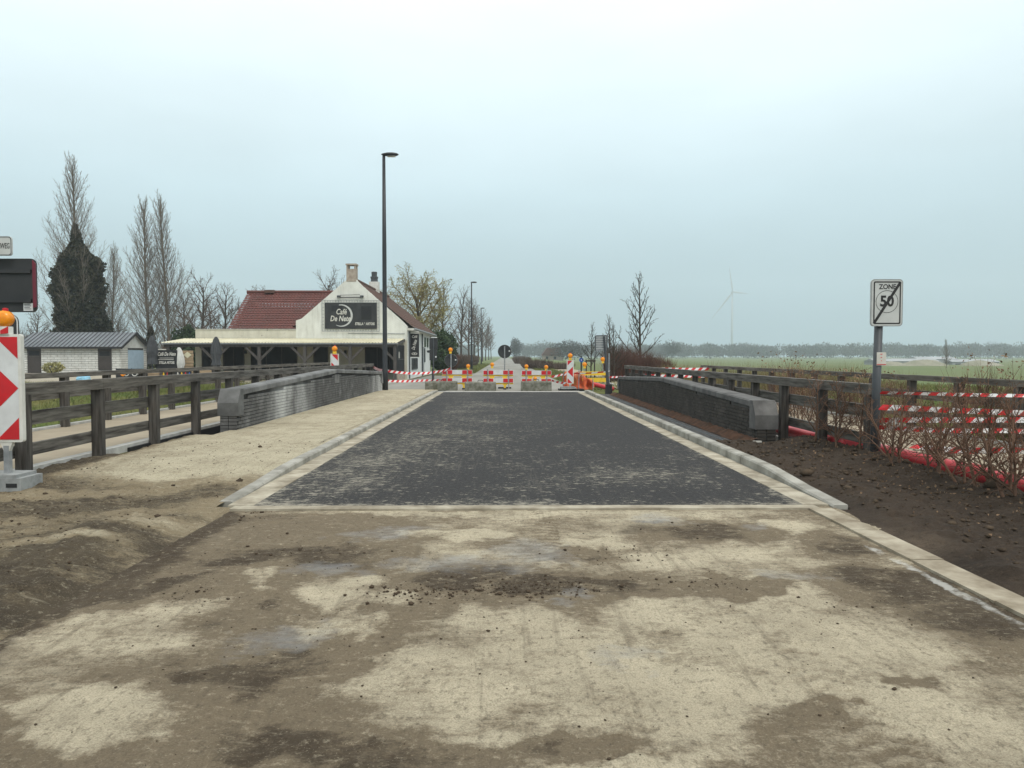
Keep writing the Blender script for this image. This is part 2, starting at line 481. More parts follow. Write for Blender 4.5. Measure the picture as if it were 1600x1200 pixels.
def parapet_mat(name, base1, base2, lime, limec=(0.55, 0.55, 0.53)):
    t = NT(name)
    v = t.pos()
    c = t.mix(t.mr(t.noise(v, 3.0), 0.35, 0.65), base1, base2)
    oi = t.n('ShaderNodeObjectInfo')
    c = t.mix(t.mr(oi.outputs['Random'], 0, 1, 0, 0.55), c, tuple(x * 0.4 for x in base1))
    isl = t.n('ShaderNodeNewGeometry').outputs['Random Per Island']
    c = t.mix(t.mr(isl, 0, 1, 0, 0.45), c, tuple(x * 0.45 for x in base1))
    if lime:
        sp = t.n('ShaderNodeSeparateXYZ')
        t.l(t.n('ShaderNodeNewGeometry').outputs['Position'], sp.inputs[0])
        # lime bloom between two stretches of the wall
        d1 = t.mr(t.math('ABSOLUTE', t.math('SUBTRACT', sp.outputs['Y'], 18.2)), 0.2, 2.6, 1, 0)
        d2 = t.mr(t.math('ABSOLUTE', t.math('SUBTRACT', sp.outputs['Y'], 31.0)), 0.6, 2.4, 0.9, 0)
        d = t.math('MAXIMUM', d1, d2)
        nz = t.noise(t.pos((1, 1, 0.6)), 0.9, 8, 0.55)
        f = t.math('MULTIPLY', d, t.mr(nz, 0.36, 0.62))
        f2 = t.math('MAXIMUM', f, t.mr(t.noise(v, 1.4, 8, 0.6), 0.54, 0.82, 0, 0.4))
        c = t.mix(f2, c, limec)
    t.col(c); t.rough(0.9)
    t.b.inputs['Specular IOR Level'].default_value = 0.2
    t.nrm(t.bump(t.noise(v, 40, 4), 0.5, 0.006))
    return t.mat
M['dark_joint'] = simple('dark_recessed_joint', (0.055, 0.054, 0.05), (0.10, 0.098, 0.093), 3.0, 0.95, 0.4, 0.01, spec=0.1)
M['grey_joint'] = simple('grey_recessed_joint', (0.13, 0.125, 0.115), (0.075, 0.07, 0.064), 3.0, 0.95, 0.4, 0.01, spec=0.1)
M['brick_lime'] = parapet_mat('limed_grey_brick', (0.18, 0.177, 0.17), (0.095, 0.092, 0.088), True)
M['joint_lime'] = parapet_mat('limed_recessed_joint', (0.045, 0.044, 0.042), (0.028, 0.027, 0.026), True, (0.26, 0.26, 0.25))
M['brick_dark'] = parapet_mat('dark_old_brick', (0.10, 0.088, 0.075), (0.052, 0.046, 0.04), False)

def dirt_mat(name, cols, fine=1.0, wet=True):
    """ground whose dry-sand / mud / wet stains sit in the mesh attributes sand, mud, wet"""
    t = NT(name)
    sand, mid, mud, wetc = cols
    v = t.pos()
    warp = t.math('ADD', t.mr(t.noise(v, 3.2, 9, 0.72), 0.25, 0.75, -0.26, 0.26), t.mr(t.noise(t.pos((0.5, 1.6, 1)), 14, 5, 0.7), 0.25, 0.75, -0.16, 0.16))
    fn = t.mr(t.noise(v, 55, 5, 0.7), 0.25, 0.75, -0.16, 0.16)
    w = t.math('ADD', warp, fn)
    s = t.mr(t.math('ADD', t.attr('sand'), w), 0.31, 0.72)
    m = t.mr(t.math('ADD', t.attr('mud'), w), 0.36, 0.72)
    c = t.mix(s, mid, sand)
    c = t.mix(m, c, mud)
    c = t.mix(t.mr(t.noise(v, 1.7, 8, 0.7), 0.40, 0.72, 0, 0.45), c, tuple(x * 0.72 for x in mid))
    c = t.mix(t.mr(t.noise(t.pos((1, 0.7, 1)), 26, 6, 0.75), 0.53, 0.66, 0, 0.62), c, tuple(x * 0.40 for x in mid))
    c = t.mix(t.mr(t.noise(t.pos((9, 0.55, 1)), 1.4, 5, 0.65), 0.55, 0.68, 0, 0.38), c, tuple(x * 0.55 for x in mid))
    c = t.mix(t.mr(t.noise(t.pos((3.0, 11, 1)), 1.3, 7, 0.7), 0.58, 0.70, 0, 0.30), c, tuple(min(1, x * 1.1) for x in sand))
    c = t.mix(t.mr(t.noise(v, 17, 7, 0.75), 0.56, 0.72, 0, 0.55), c, tuple(min(1, x * 1.12) for x in sand))
    c = t.mix(t.mr(t.noise(v, 130, 4, 0.7), 0.42, 0.72, 0, 0.6 * fine), c, tuple(x * 0.40 for x in mid))
    c = t.mix(t.mr(t.noise(v, 90, 3, 0.7), 0.60, 0.78, 0, 0.45 * fine), c, tuple(min(x * 1.15, 1) for x in sand))
    if wet:
        wf = t.mr(t.math('ADD', t.attr('wet'), warp), 0.35, 0.75)
        c = t.mix(t.math('MULTIPLY', wf, 0.45), c, wetc)
        t.rough(t.mr(wf, 0, 1, 0.92, 0.42))
    else:
        t.rough(0.93)
    if wet: c = t.mix(t.mr(t.math('ADD', t.attr('paint'), w), 0.42, 0.80, 0, 0.62), c, (0.66, 0.65, 0.60))
    t.b.inputs['Specular IOR Level'].default_value = 0.2
    t.col(c)
    b1 = t.bump(t.noise(v, 9, 8, 0.7), 0.8, 0.07)
    t.nrm(t.bump(t.noise(v, 60, 5, 0.75), 0.8, 0.014, b1))
    return t.mat
M['muddy_road'] = dirt_mat('sand_and_mud_on_old_road', ((0.63, 0.55, 0.395), (0.225, 0.178, 0.117), (0.058, 0.041, 0.026), (0.28, 0.28, 0.275)))
M['sandy_walk'] = dirt_mat('sandy_walkway', ((0.56, 0.50, 0.36), (0.28, 0.225, 0.142), (0.046, 0.034, 0.023), (0.3, 0.3, 0.3)), wet=False)
M['dark_soil'] = dirt_mat('dark_turned_soil', ((0.135, 0.10, 0.068), (0.062, 0.044, 0.030), (0.026, 0.019, 0.013), (0.2, 0.2, 0.2)), wet=False)

def asphalt_mat():
    t = NT('fresh_asphalt_with_sand')
    v = t.pos()
    base = t.mix(t.mr(t.noise(v, 260, 3, 0.7), 0.35, 0.7), (0.0165, 0.0158, 0.0155), (0.050, 0.048, 0.047))
    sand = t.attr('sand')
    streak = t.noise(t.pos((7, 0.30, 1)), 2.0, 6, 0.72)
    low = t.mr(t.noise(v, 0.9, 6, 0.7), 0.3, 0.7, -0.06, 0.05)
    sd_ = t.math('ADD', low, t.math('MULTIPLY', t.math('SUBTRACT', sand, 0.5), 0.24))
    fleck = t.noise(t.pos((1.0, 1.5, 1)), 7.5, 10, 0.66)
    fine = t.noise(t.pos((1.0, 1.3, 1)), 30, 6, 0.6)
    f1 = t.mr(t.math('ADD', streak, sd_), 0.55, 0.78, 0, 0.30)
    f2 = t.mr(t.math('ADD', fleck, sd_), 0.585, 0.635, 0, 0.75)
    f2 = t.math('MAXIMUM', f2, t.mr(t.math('ADD', fine, sd_), 0.61, 0.67, 0, 0.55))
    grain = t.mr(t.noise(v, 150, 3, 0.7), 0.36, 0.60, 0.35, 1)
    f = t.math('MULTIPLY', t.math('MAXIMUM', f1, f2), grain)
    f = t.math('MAXIMUM', f, t.math('MULTIPLY', t.mr(t.math('ADD', sand, t.mr(fleck, 0.3, 0.7, -0.25, 0.25)), 0.85, 1.05), grain))
    t.col(t.mix(f, base, (0.36, 0.33, 0.26)))
    t.rough(t.mr(t.noise(v, 20, 4), 0.3, 0.7, 0.75, 0.95))
    t.b.inputs['Specular IOR Level'].default_value = 0.2
    t.nrm(t.bump(t.noise(v, 180, 3, 0.7), 0.6, 0.008))
    return t.mat
M['asphalt'] = asphalt_mat()

def ground_mat():
    t = NT('grass_ground')
    v = t.pos()
    c = t.mix(t.mr(t.noise(v, 0.35, 5), 0.35, 0.65), (0.075, 0.115, 0.028), (0.14, 0.135, 0.05))
    c = t.mix(t.mr(t.noise(v, 6, 4), 0.5, 0.75, 0, 0.6), c, (0.06, 0.05, 0.03))
    far = t.n('ShaderNodeSeparateXYZ')
    t.l(t.n('ShaderNodeNewGeometry').outputs['Position'], far.inputs[0])
    field = t.mix(t.mr(t.noise(t.pos((1, 0.25, 1)), 0.03, 4), 0.35, 0.65), (0.115, 0.155, 0.060), (0.15, 0.165, 0.075))
    c = t.mix(t.mr(far.outputs['Y'], 48, 66), c, field)
    t.col(c); t.rough(0.95)
    t.b.inputs['Specular IOR Level'].default_value = 0.1
    t.nrm(t.bump(t.noise(v, 5, 5), 0.5, 0.1))
    return t.mat
M['ground'] = ground_mat()
M['path'] = simple('beige_path_surface', (0.37, 0.315, 0.23), (0.29, 0.246, 0.18), 0.9, 0.9, 0.4, 0.004, spec=0.2)
M['old_road'] = simple('old_concrete_road', (0.28, 0.268, 0.235), (0.20, 0.192, 0.165), 0.35, 0.85, 0.2, 0.004, stretch=(1, 0.2, 1), spec=0.25)
M['terrace'] = simple('sandy_terrace_paving', (0.38, 0.34, 0.26), (0.28, 0.245, 0.185), 0.5, 0.9, 0.3, 0.01, spec=0.2)

# ================================================================== THE SETTING
def chan(y):
    """depth of the river channel that passes under the bridge"""
    return -2.3 * (sstep(12.9, 15.8, y) - sstep(27.0, 33.2, y))
def terrain_z(x, y):
    plain = -1.5 * sstep(14, 42, x) * sstep(20, 60, y)
    return -0.07 + chan(y) + plain + 0.06 * (fbm(x * 0.6, y * 0.6, 3) - 0.5) * sstep(9.6, 14, np.abs(x))

def grid_obj(name, xs, ys, zf, m, kind='structure', keep=None, smooth=True, attrs=None):
    X, Y = np.meshgrid(xs, ys)
    Z = zf(X, Y)
    n, k = len(xs), len(ys)
    V = np.stack([X.ravel(), Y.ravel(), Z.ravel()], 1)
    i, j = np.meshgrid(np.arange(n - 1), np.arange(k - 1))
    a = (j * n + i).ravel()
    Fc = np.stack([a, a + 1, a + n + 1, a + n], 1)
    if keep is not None:
        cx = V[Fc].mean(1)
        Fc = Fc[keep(cx[:, 0], cx[:, 1])]
    o = np_mesh(name, V, Fc, m, smooth=smooth)
    if attrs:
        for an, fn in attrs.items():
            at = o.data.attributes.new(an, 'FLOAT', 'POINT')
            at.data.foreach_set('value', np.clip(fn(X.ravel(), Y.ravel()), 0, 1).astype(np.float32))
    if kind: o['kind'] = kind
    return o

xs = np.concatenate([-np.geomspace(2000, 60, 14), np.arange(-50, 50.1, 2.0), np.geomspace(60, 2000, 14)])
ys = np.concatenate([np.arange(-60, 10, 6.0), np.arange(10, 36, 0.6), np.arange(36, 80, 4.0), np.geomspace(80, 2050, 24)])
tag(grid_obj('ground', xs, ys, terrain_z, M['ground']), 'green field and grassy banks around the bridge')
w = MB(); w.face([(-300, 13, -1.75), (300, 13, -1.75), (300, 33.0, -1.75), (-300, 33.0, -1.75)])
tag(w.build('river_water', M['water']), kind='structure')

# stains on the near stretch of road: ellipses given in metres on the ground
def stain(px, py, a, b):
    y = gy(py); return (gx(px, y), y, a / FPX * y, FPX * CAM_H * b / (py - HY) ** 2)
LIGHT = [stain(*e) for e in ((355, 915, 75, 24), (270, 975, 95, 40), (135, 975, 70, 30), (560, 935, 85, 40), (525, 1000, 50, 30), (650, 1075, 230, 60), (860, 1035, 260, 55), (1000, 1100, 210, 70), (800, 985, 150, 30), (1130, 985, 230, 45), (1250, 1075, 260, 70), (1450, 1120, 180, 60), (1360, 1010, 140, 35), (715, 832, 75, 9), (930, 848, 85, 16), (1090, 880, 120, 22), (1235, 828, 70, 17), (820, 800, 420, 6), (110, 1110, 150, 45), (60, 1160, 120, 40), (690, 1150, 65, 22), (1230, 930, 140, 30), (900, 1180, 240, 30), (870, 880, 40, 9))]
DARK = [stain(*e) for e in ((560, 1165, 240, 45), (480, 862, 130, 18), (370, 880, 90, 16), (905, 915, 150, 9), (460, 1030, 110, 40), (330, 1060, 150, 40), (1130, 912, 55, 11), (1452, 1068, 44, 13), (1330, 1125, 70, 22), (1420, 915, 150, 28), (1530, 960, 120, 30), (730, 905, 110, 18), (1150, 835, 90, 14), (1330, 855, 60, 16), (880, 1155, 120, 25), (200, 930, 140, 22), (420, 950, 60, 20), (900, 860, 40, 14))]
WET = [stain(*e) for e in ((1010, 812, 55, 13), (1160, 822, 35, 8), (820, 865, 75, 24), (700, 885, 120, 20), (590, 835, 110, 12), (500, 890, 80, 16), (875, 930, 25, 16), (420, 1010, 90, 30), (1260, 905, 70, 22), (960, 1060, 70, 20), (860, 950, 16, 10))]
def blot(E, x, y, seed, soft=0.5):
    wx = x + 0.75 * (fbm(x * 1.1, y * 1.1, 5, seed, 0.6) - 0.5) + 0.22 * (fbm(x * 7, y * 5, 4, seed + 3, 0.65) - 0.5)
    wy = y + 1.0 * (fbm(x * 1.1, y * 1.0, 5, seed + 1, 0.6) - 0.5) + 0.26 * (fbm(x * 7, y * 5, 4, seed + 4, 0.65) - 0.5)
    r = np.zeros_like(x)
    for cx, cy, rx, ry in E:
        d = np.sqrt(((wx - cx) / rx) ** 2 + ((wy - cy) / ry) ** 2)
        r = np.maximum(r, 1 - sstep(1 - soft, 1 + soft, d))
    return r
def road_sand(x, y):
    s = 0.27 + 1.15 * (fbm(x * 1.3, y * 1.0, 6, 2, 0.6) - 0.5) + 0.20 * sstep(-0.8, 1.5, x)
    s = np.maximum(s, (0.55 + 0.6 * (fbm(x * 2.2, y * 1.6, 5, 77, 0.6) - 0.2)) * blot(LIGHT, x, y, 1))
    for c in (0.42, 1.55):
        u = np.abs(x - c - 0.10 * np.sin(y * 0.7 + c))
        s = s - 0.16 * (np.sin(2 * np.pi * (y / 0.11 + u * 5)) > 0.1) * sstep(0.15, 0.13, u) * sstep(0.45, 0.62, fbm(x * 0.9, y * 0.7, 3, 97 + c))
    return np.clip(s - 0.75 * blot(DARK, x, y, 6), 0, 1)
def road_mud(x, y):
    m = 0.10 + 0.75 * np.maximum(fbm(x * 1.3, y * 1.3, 5, 8) - 0.55, 0) * 2
    m = m + 0.22 * (1 - sstep(-2.2, -0.6, x))
    m = np.maximum(m, 0.72 * blot(DARK, x, y, 6))
    edge = 0.55 * np.exp(-((x + 2.62) / 0.16) ** 2)
    return np.clip(m + edge - 0.8 * blot(LIGHT, x, y, 1), 0, 1)
def road_wet(x, y): return 0.62 * blot(WET, x, y, 12, 0.8)
def road_z(x, y):
    z = 0.022 * (fbm(x * 0.8, y * 0.8, 3, 4) - 0.5) + 0.016 * (fbm(x * 5, y * 5, 4, 5) - 0.5)
    z = z + 0.012 * blot(LIGHT, x, y, 1) * fbm(x * 12, y * 12, 3, 9)
    z = z + 0.007 * (fbm(x * 24, y * 24, 3, 15, 0.6) - 0.5) * (0.3 + 1.4 * road_mud(x, y)) + 0.012 * np.maximum(fbm(x * 9, y * 14, 4, 16, 0.6) - 0.55, 0) * 4 * road_mud(x, y)
    z = z * sstep(7.62, 7.3, y)
    # tyre ruts cut through the sand
    for c in (-1.05, 0.75):
        z = z - 0.012 * np.exp(-((x - c - 0.12 * np.sin(y * 0.9)) / 0.14) ** 2) * (0.4 + fbm(x * 3, y * 9, 2, 14)) * sstep(7.5, 6.5, y)
    for c in (0.42, 1.55):      # tread print of a heavy tyre
        u = np.abs(x - c - 0.10 * np.sin(y * 0.7 + c))
        tr = (np.sin(2 * np.pi * (y / 0.11 + u * 5)) > 0.1) * sstep(0.15, 0.13, u) * sstep(0.45, 0.62, fbm(x * 0.9, y * 0.7, 3, 97 + c))
        z = z - 0.007 * tr
    return z - 0.012
xs = np.arange(-2.68, 3.30, 0.018)
ys = np.concatenate([np.arange(-6, 1.5, 0.12), np.arange(1.5, 7.66, 0.018)])
o = grid_obj('muddy_road', xs, ys, road_z, M['muddy_road'], attrs={'sand': road_sand, 'mud': road_mud, 'wet': road_wet,
    'paint': lambda x, y: np.exp(-((x - 2.9) / 0.05) ** 4) * sstep(6.3, 5.9, y) * (1.7 * fbm(x * 9, y * 4.5, 5, 95, 0.7) - 0.28)})
tag(o, 'old road covered with sand and mud before the bridge')
# new asphalt on the bridge
def asp_sand(x, y):
    s = 0.42 + 0.5 * (fbm(x * 0.5, y * 0.22, 4, 21) - 0.5)
    s = s + 0.18 * np.exp(-((x + 0.3 + 0.05 * (y - 8)) / 0.9) ** 2) + 0.30 * np.exp(-((x + 1.9) / 0.9) ** 2) * sstep(20, 9, y)
    s = s + 0.55 * sstep(8.3, 7.62, y + 0.5 * fbm(x * 1.5, y * 3, 3, 2)) + 0.28 * np.exp(-((x - 1.6) / 1.2) ** 2 - ((y - 9.4) / 1.2) ** 2)
    s = s + 0.5 * sstep(0.25, 0.0, np.minimum(x + 2.5, 3.0 - x) + 0.34 * (fbm(x * 1.2, y * 0.5, 3, 36) - 0.4) + 0.18 * fbm(x * 3, y * 1.2, 3, 31)) - 0.12 * sstep(0.8, 2.2, x) * sstep(11, 15, y)
    return s
xs = np.linspace(-2.5, 3.0, 111); ys = np.arange(7.62, 31.65, 0.1)
o = grid_obj('asphalt_road', xs, ys, lambda x, y: 0.006 + 0.004 * fbm(x * 2, y * 2, 2, 3), M['asphalt'], attrs={'sand': asp_sand})
tag(o, 'fresh dark asphalt over the bridge')
b = MB().lohi((-2.5, 7.62, -0.3), (3.0, 31.6, -0.03))
b.lohi((-5.5, 13.4, -0.65), (4.85, 32.2, -0.16))
tag(b.build('bridge_deck', M['concrete']), 'concrete deck that carries the road', kind='structure')
# joint strips at both ends
b = MB().lohi((-2.68, 7.46, -0.1), (3.1, 7.62, 0.009))
tag(b.build('joint_strip', M['gutter']), kind='structure')
b = MB().lohi((-2.9, 31.65, -0.1), (3.4, 32.1, 0.018))
tag(b.build('joint_strip', M['concrete']), kind='structure')

# kerbs and gutters, stone by stone
def kerb_h(y, near, full):
    return full * float(sstep(near, near + 2.6, y)) * (1 - 0.6 * float(sstep(30.5, 33.0, y)))
rk = random.Random(8)
def kerb_line(x0, x1, near, far, full, label, side):
    root = empty('kerb', ((x0 + x1) / 2, near, 0), label, kind='structure')
    y = near
    while y < far:
        L = min(1.0, far - y)
        a, bb = y + 0.005, y + L - 0.005
        h0, h1 = kerb_h(a, near, full) + 0.018, kerb_h(bb, near, full) + 0.018
        dx = rk.uniform(-0.004, 0.004)
        m = MB(); n = 0
        ch = 0.018
        prof = lambda h: [(x0 + dx, -0.25), (x1 + dx, -0.25), (x1 + dx, h - (ch if side < 0 else 0)), (x1 + dx - (ch if side < 0 else 0), h), (x0 + dx + (ch if side > 0 else 0), h), (x0 + dx, h - (ch if side > 0 else 0))]
        p0, p1 = prof(h0), prof(h1)
        m.v = [(p[0], a, p[1]) for p in p0] + [(p[0], bb, p[1]) for p in p1]
        m.f = [tuple(range(6)), tuple(range(11, 5, -1))] + [(i, 6 + i, 6 + (i + 1) % 6, (i + 1) % 6) for i in range(6)]
        m.m = [0] * 8
        m.build('kerb_stone', M['concrete_new'], root)
        y += L
def gutter_line(x0, x1, near, far, label):
    root = empty('gutter', ((x0 + x1) / 2, near, 0), label, kind='structure')
    y = near
    while y < far:
        L = min(1.0, far - y)
        MB().lohi((x0 + 0.003, y + 0.006, -0.2), (x1 - 0.003, y + L - 0.006, 0.012 + rk.uniform(-0.004, 0.003))).build('gutter_slab', M['gutter'], root)
        y += L
M['dirty_slab'] = simple('dirty_border_concrete', (0.40, 0.355, 0.27), (0.20, 0.165, 0.115), 3.0, 0.9, 0.6, 0.012, spec=0.2)
gutter_line(-2.76, -2.5, 7.63, 31.6, 'pale concrete gutter along the left asphalt edge')
gutter_line(3.0, 3.26, 7.63, 31.6, 'pale concrete gutter along the right asphalt edge')
kerb_line(-2.90, -2.76, 7.8, 32.0, 0.075, 'new grey kerb along the left sidewalk', -1)
kerb_line(3.27, 3.42, 7.55, 31.2, 0.105, 'new grey kerb beside the right trench', 1)
# flush concrete border that continues towards the camera on the right
root = empty('road_border', (3.3, 3, 0), 'flush concrete border beside the dark soil', kind='structure')
y = -4.0
while y < 7.4:
    MB().lohi((2.99, y + 0.006, -0.2), (3.22 + rk.uniform(-0.01, 0.01), y + 0.95, 0.006 + rk.uniform(-0.003, 0.004))).build('border_slab', M['dirty_slab'], root)
    y += 0.956
# left sidewalk and verge
def lw_z(x, y):
    k = 0.075 * sstep(7.8, 10.4, y) * (1 - 0.6 * sstep(30.5, 33, y)) + 0.016
    rough = (1 - sstep(8.5, 11.5, y)) + 0.8 * (1 - sstep(-5.6, -5.0, x)) * (1 - sstep(13, 15, y))
    rough = np.clip(rough, 0.10, 1)
    z = k + rough * (0.045 * (fbm(x * 1.1, y * 1.1, 3, 7) - 0.45) + 0.075 * (fbm(x * 4.5, y * 4.5, 4, 17, 0.6) - 0.5) + 0.045 * (fbm(x * 13, y * 13, 3, 27, 0.6) - 0.5))
    bank = 0.07 * np.exp(-((x + 3.35) / 0.30) ** 2) * (1 - sstep(6.2, 7.6, y)) * fbm(x * 2, y * 1.2, 3, 19) * 1.4
    z = z + bank
    z = z - 0.085 * sstep(-5.3, -6.0, x) * (1 - sstep(11.5, 13.2, y)) - 0.35 * sstep(-5.55, -6.1, x) * sstep(11.5, 13.2, y)
    far = z * sstep(-2.86, -3.0, x) + (1 - sstep(-2.86, -3.0, x)) * (0.012 + (k - 0.016))
    e = 0.10 * (fbm(x * 1.4, y * 1.4, 5, 91, 0.6) - 0.5)
    f = 1 - sstep(-3.05 + e, -2.66 + e, x)
    near = (z + 0.015) * f - 0.05 * (1 - f)
    g = sstep(7.2, 7.75, y)
    return far * g + near * (1 - g)
SW_L = [stain(*e) for e in ((330, 735, 150, 20), (250, 745, 110, 16), (420, 720, 110, 14), (470, 660, 90, 10), (560, 640, 90, 9), (230, 820, 75, 9), (90, 860, 90, 10))]
SW_D = [stain(*e) for e in ((110, 760, 110, 12), (60, 800, 130, 18), (180, 790, 130, 14), (310, 775, 80, 10), (170, 845, 90, 14), (60, 930, 130, 34), (20, 960, 110, 30), (220, 860, 80, 16), (350, 830, 50, 14))]
def lw_sand(x, y):
    s = 0.20 + 0.47 * sstep(8.0, 10.5, y + 0.4 * fbm(x, y, 3, 5)) + 0.5 * (fbm(x * 0.9, y * 0.7, 5, 33) - 0.5)
    s = np.maximum(s, (0.50 + 0.35 * sstep(8.0, 9.5, y)) * blot(SW_L, x, y, 41))
    return s - 0.6 * (1 - sstep(-5.75, -5.2, x + 0.4 * (fbm(x, y, 3, 6) - 0.5))) * (1 - sstep(13.2, 14.2, y))
def lw_mud(x, y):
    m = 0.26 * (1 - sstep(6.6, 9.6, y + 1.2 * (fbm(x * 0.8, y * 0.8, 4, 51) - 0.5))) + 0.45 * np.exp(-((x + 3.35) / 0.42) ** 2) * (1 - sstep(6.0, 7.4, y)) + 0.35 * (fbm(x * 1.6, y * 1.6, 4, 52) - 0.4)
    m = np.maximum(m, 0.66 * blot(SW_D, x, y, 44))
    m = np.maximum(m, 0.85 * (1 - sstep(-5.75, -5.25, x + 0.4 * (fbm(x, y, 3, 6) - 0.5))) * (1 - sstep(13.2, 14.4, y)))
    m = np.maximum(m, 0.55 * np.exp(-((x + 2.98) / 0.06) ** 2) * sstep(8, 9, y))
    m = m + 0.12 * (1 - sstep(6.5, 8.2, y)) - 0.6 * blot(SW_L, x, y, 41)
    return np.maximum(m, 0.80 * (1 - sstep(-5.75, -5.15, x + 0.5 * (fbm(x, y, 3, 6) - 0.5))) * (1 - sstep(13.2, 14.4, y)))
xs = np.arange(-6.17, -2.42, 0.04)
ys = np.concatenate([np.arange(-4, 2, 0.15), np.arange(2, 14, 0.045), np.arange(14, 33.5, 0.12)])
o = grid_obj('sandy_sidewalk', xs, ys, lw_z, M['sandy_walk'], keep=lambda x, y: ~((x < -5.2) & (y > 13.7)) & ((x < -2.83) | (y < 7.6)), attrs={'sand': lw_sand, 'mud': lw_mud})
tag(o, 'sand covered sidewalk and muddy verge left of the road')

# right verge: turned soil up to the cycle path
def rs_z(x, y):
    z = 0.03 + 0.11 * (fbm(x * 1.2, y * 1.2, 4, 61) - 0.42) + 0.11 * (fbm(x * 4, y * 4, 4, 62, 0.6) - 0.5) + 0.055 * (fbm(x * 12, y * 12, 3, 63, 0.6) - 0.5)
    z = z + 0.10 * sstep(4.2, 5.0, x) - 0.13 * sstep(5.15, 5.42, x)
    x0 = 3.20 + 0.20 * sstep(6.7, 7.5, y) + 0.05 * (fbm(x * 2, y * 2, 3, 65) - 0.5)
    k = sstep(x0 - 0.03, x0 + 0.30, x)
    return (z + 0.01) * k + (1 - k) * (-0.015) - 0.35 * sstep(12.9, 13.6, y)
xs = np.arange(3.14, 5.62, 0.04)
ys = np.concatenate([np.arange(-4, 2, 0.15), np.arange(2, 13.7, 0.045)])
o = grid_obj('dark_soil_verge', xs, ys, rs_z, M['dark_soil'], keep=lambda x, y: (x > 3.42) | (y < 7.5), attrs={
    'sand': lambda x, y: 0.08 + 0.9 * (fbm(x * 1.5, y * 1.5, 4, 71) - 0.5) + 0.35 * (1 - sstep(3.45, 4.1, x)) * sstep(9, 6, y),
    'mud': lambda x, y: 0.35 + 0.9 * (fbm(x * 1.1, y * 1.1, 4, 72) - 0.5)})
tag(o, 'dark turned soil between the kerb and the hedge')

# right trench beside the parapet: membrane strips and a rusty strip
b = MB().lohi((3.445, 13.3, -0.5), (4.45, 31.5, -0.07))
tr = b.build('trench_floor', M['membrane']); tag(tr, 'black membrane in the trench beside the parapet', kind='structure')
for i, x in enumerate((3.56, 3.66, 3.76, 3.86, 3.96, 4.06, 4.16)):
    MB().tube([(x + 0.02 * math.sin(y * 0.7 + i), y, -0.068) for y in np.arange(13.5, 31.2, 1.2)], 0.014 + 0.004 * (i % 2), 6).build('membrane_seam', M['dark_metal'] if i % 2 else M['coping_dark'], tr)
xs = np.arange(4.22, 4.46, 0.03); ys = np.arange(13.4, 31.0, 0.08)
o = grid_obj('rusty_sand_strip', xs, ys, lambda x, y: -0.06 + 0.10 * sstep(4.22, 4.44, x) + 0.06 * (fbm(x * 6, y * 6, 3, 81) - 0.5), M['rust_soil'])
# cycle paths on both sides, with concrete edges
def path(x0, x1, y0, y1, label):
    root = empty('cycle_path', ((x0 + x1) / 2, y0, 0), label, kind='structure')
    MB().lohi((x0 + 0.16, y0, -0.3), (x1 - 0.16, y1, 0.0)).build('path_surface', M['path'], root)
    for a in (x0, x1 - 0.155):
        y = y0
        while y < y1 - 0.1:
            MB().lohi((a, y + 0.004, -0.32), (a + 0.155, min(y + 1.99, y1), 0.045)).build('edge_slab', M['concrete'], root)
            y += 2.0
path(-9.5, -6.18, -4.0, 44.0, 'beige cycle path between the left wooden fences')
path(5.62, 8.55, -4.0, 44.0, 'beige cycle path between the right wooden fences')
b = MB().lohi((-6.176, 12.6, -0.75), (-6.13, 33.2, -0.004)); tag(b.build('gap_shade_strip', M['black']), 'black strip added along the left path edge as painted shade in the gap', kind='structure')  # added strip hiding the lit slab side, its black stands for the gap's shade
b = MB().lohi((5.30, 12.9, -0.5), (5.615, 33.0, -0.06)); tag(b.build('pipe_ledge', M['concrete']), kind='structure')

# the old road beyond the bridge, terrace by the cafe
b = MB()
for (y0, y1, xl0, xr0, xl1, xr1) in ((32.1, 60, -2.5, 3.2, -2.5, 3.2), (60, 1500, -2.5, 3.2, -2.5, 3.2)):
    b.face([(xl0, y0, 0.004), (xr0, y0, 0.004), (xr1, y1, 0.004), (xl1, y1, 0.004)])
b.face([(-6.1, 33.4, 0.0), (-2.5, 33.4, 0.0), (-2.5, 66, 0.0), (-5.6, 66, 0.0)])
tag(b.build('far_road', M['old_road']), 'pale old road running straight to the horizon', kind='structure')
b = MB(); b.face([(-62, 40, -0.02), (-6.1, 40, -0.02), (-6.1, 78, -0.02), (-62, 78, -0.02)])
tag(b.build('terrace', M['terrace']), 'sandy yard around the cafe and the shed', kind='structure')
b = MB(); b.face([(5.2, 34, -0.01), (8.6, 36, -0.01), (7.0, 140, -0.01), (5.6, 140, -0.01)])
tag(b.build('far_path', M['path']), 'pale path beside the far road', kind='structure')

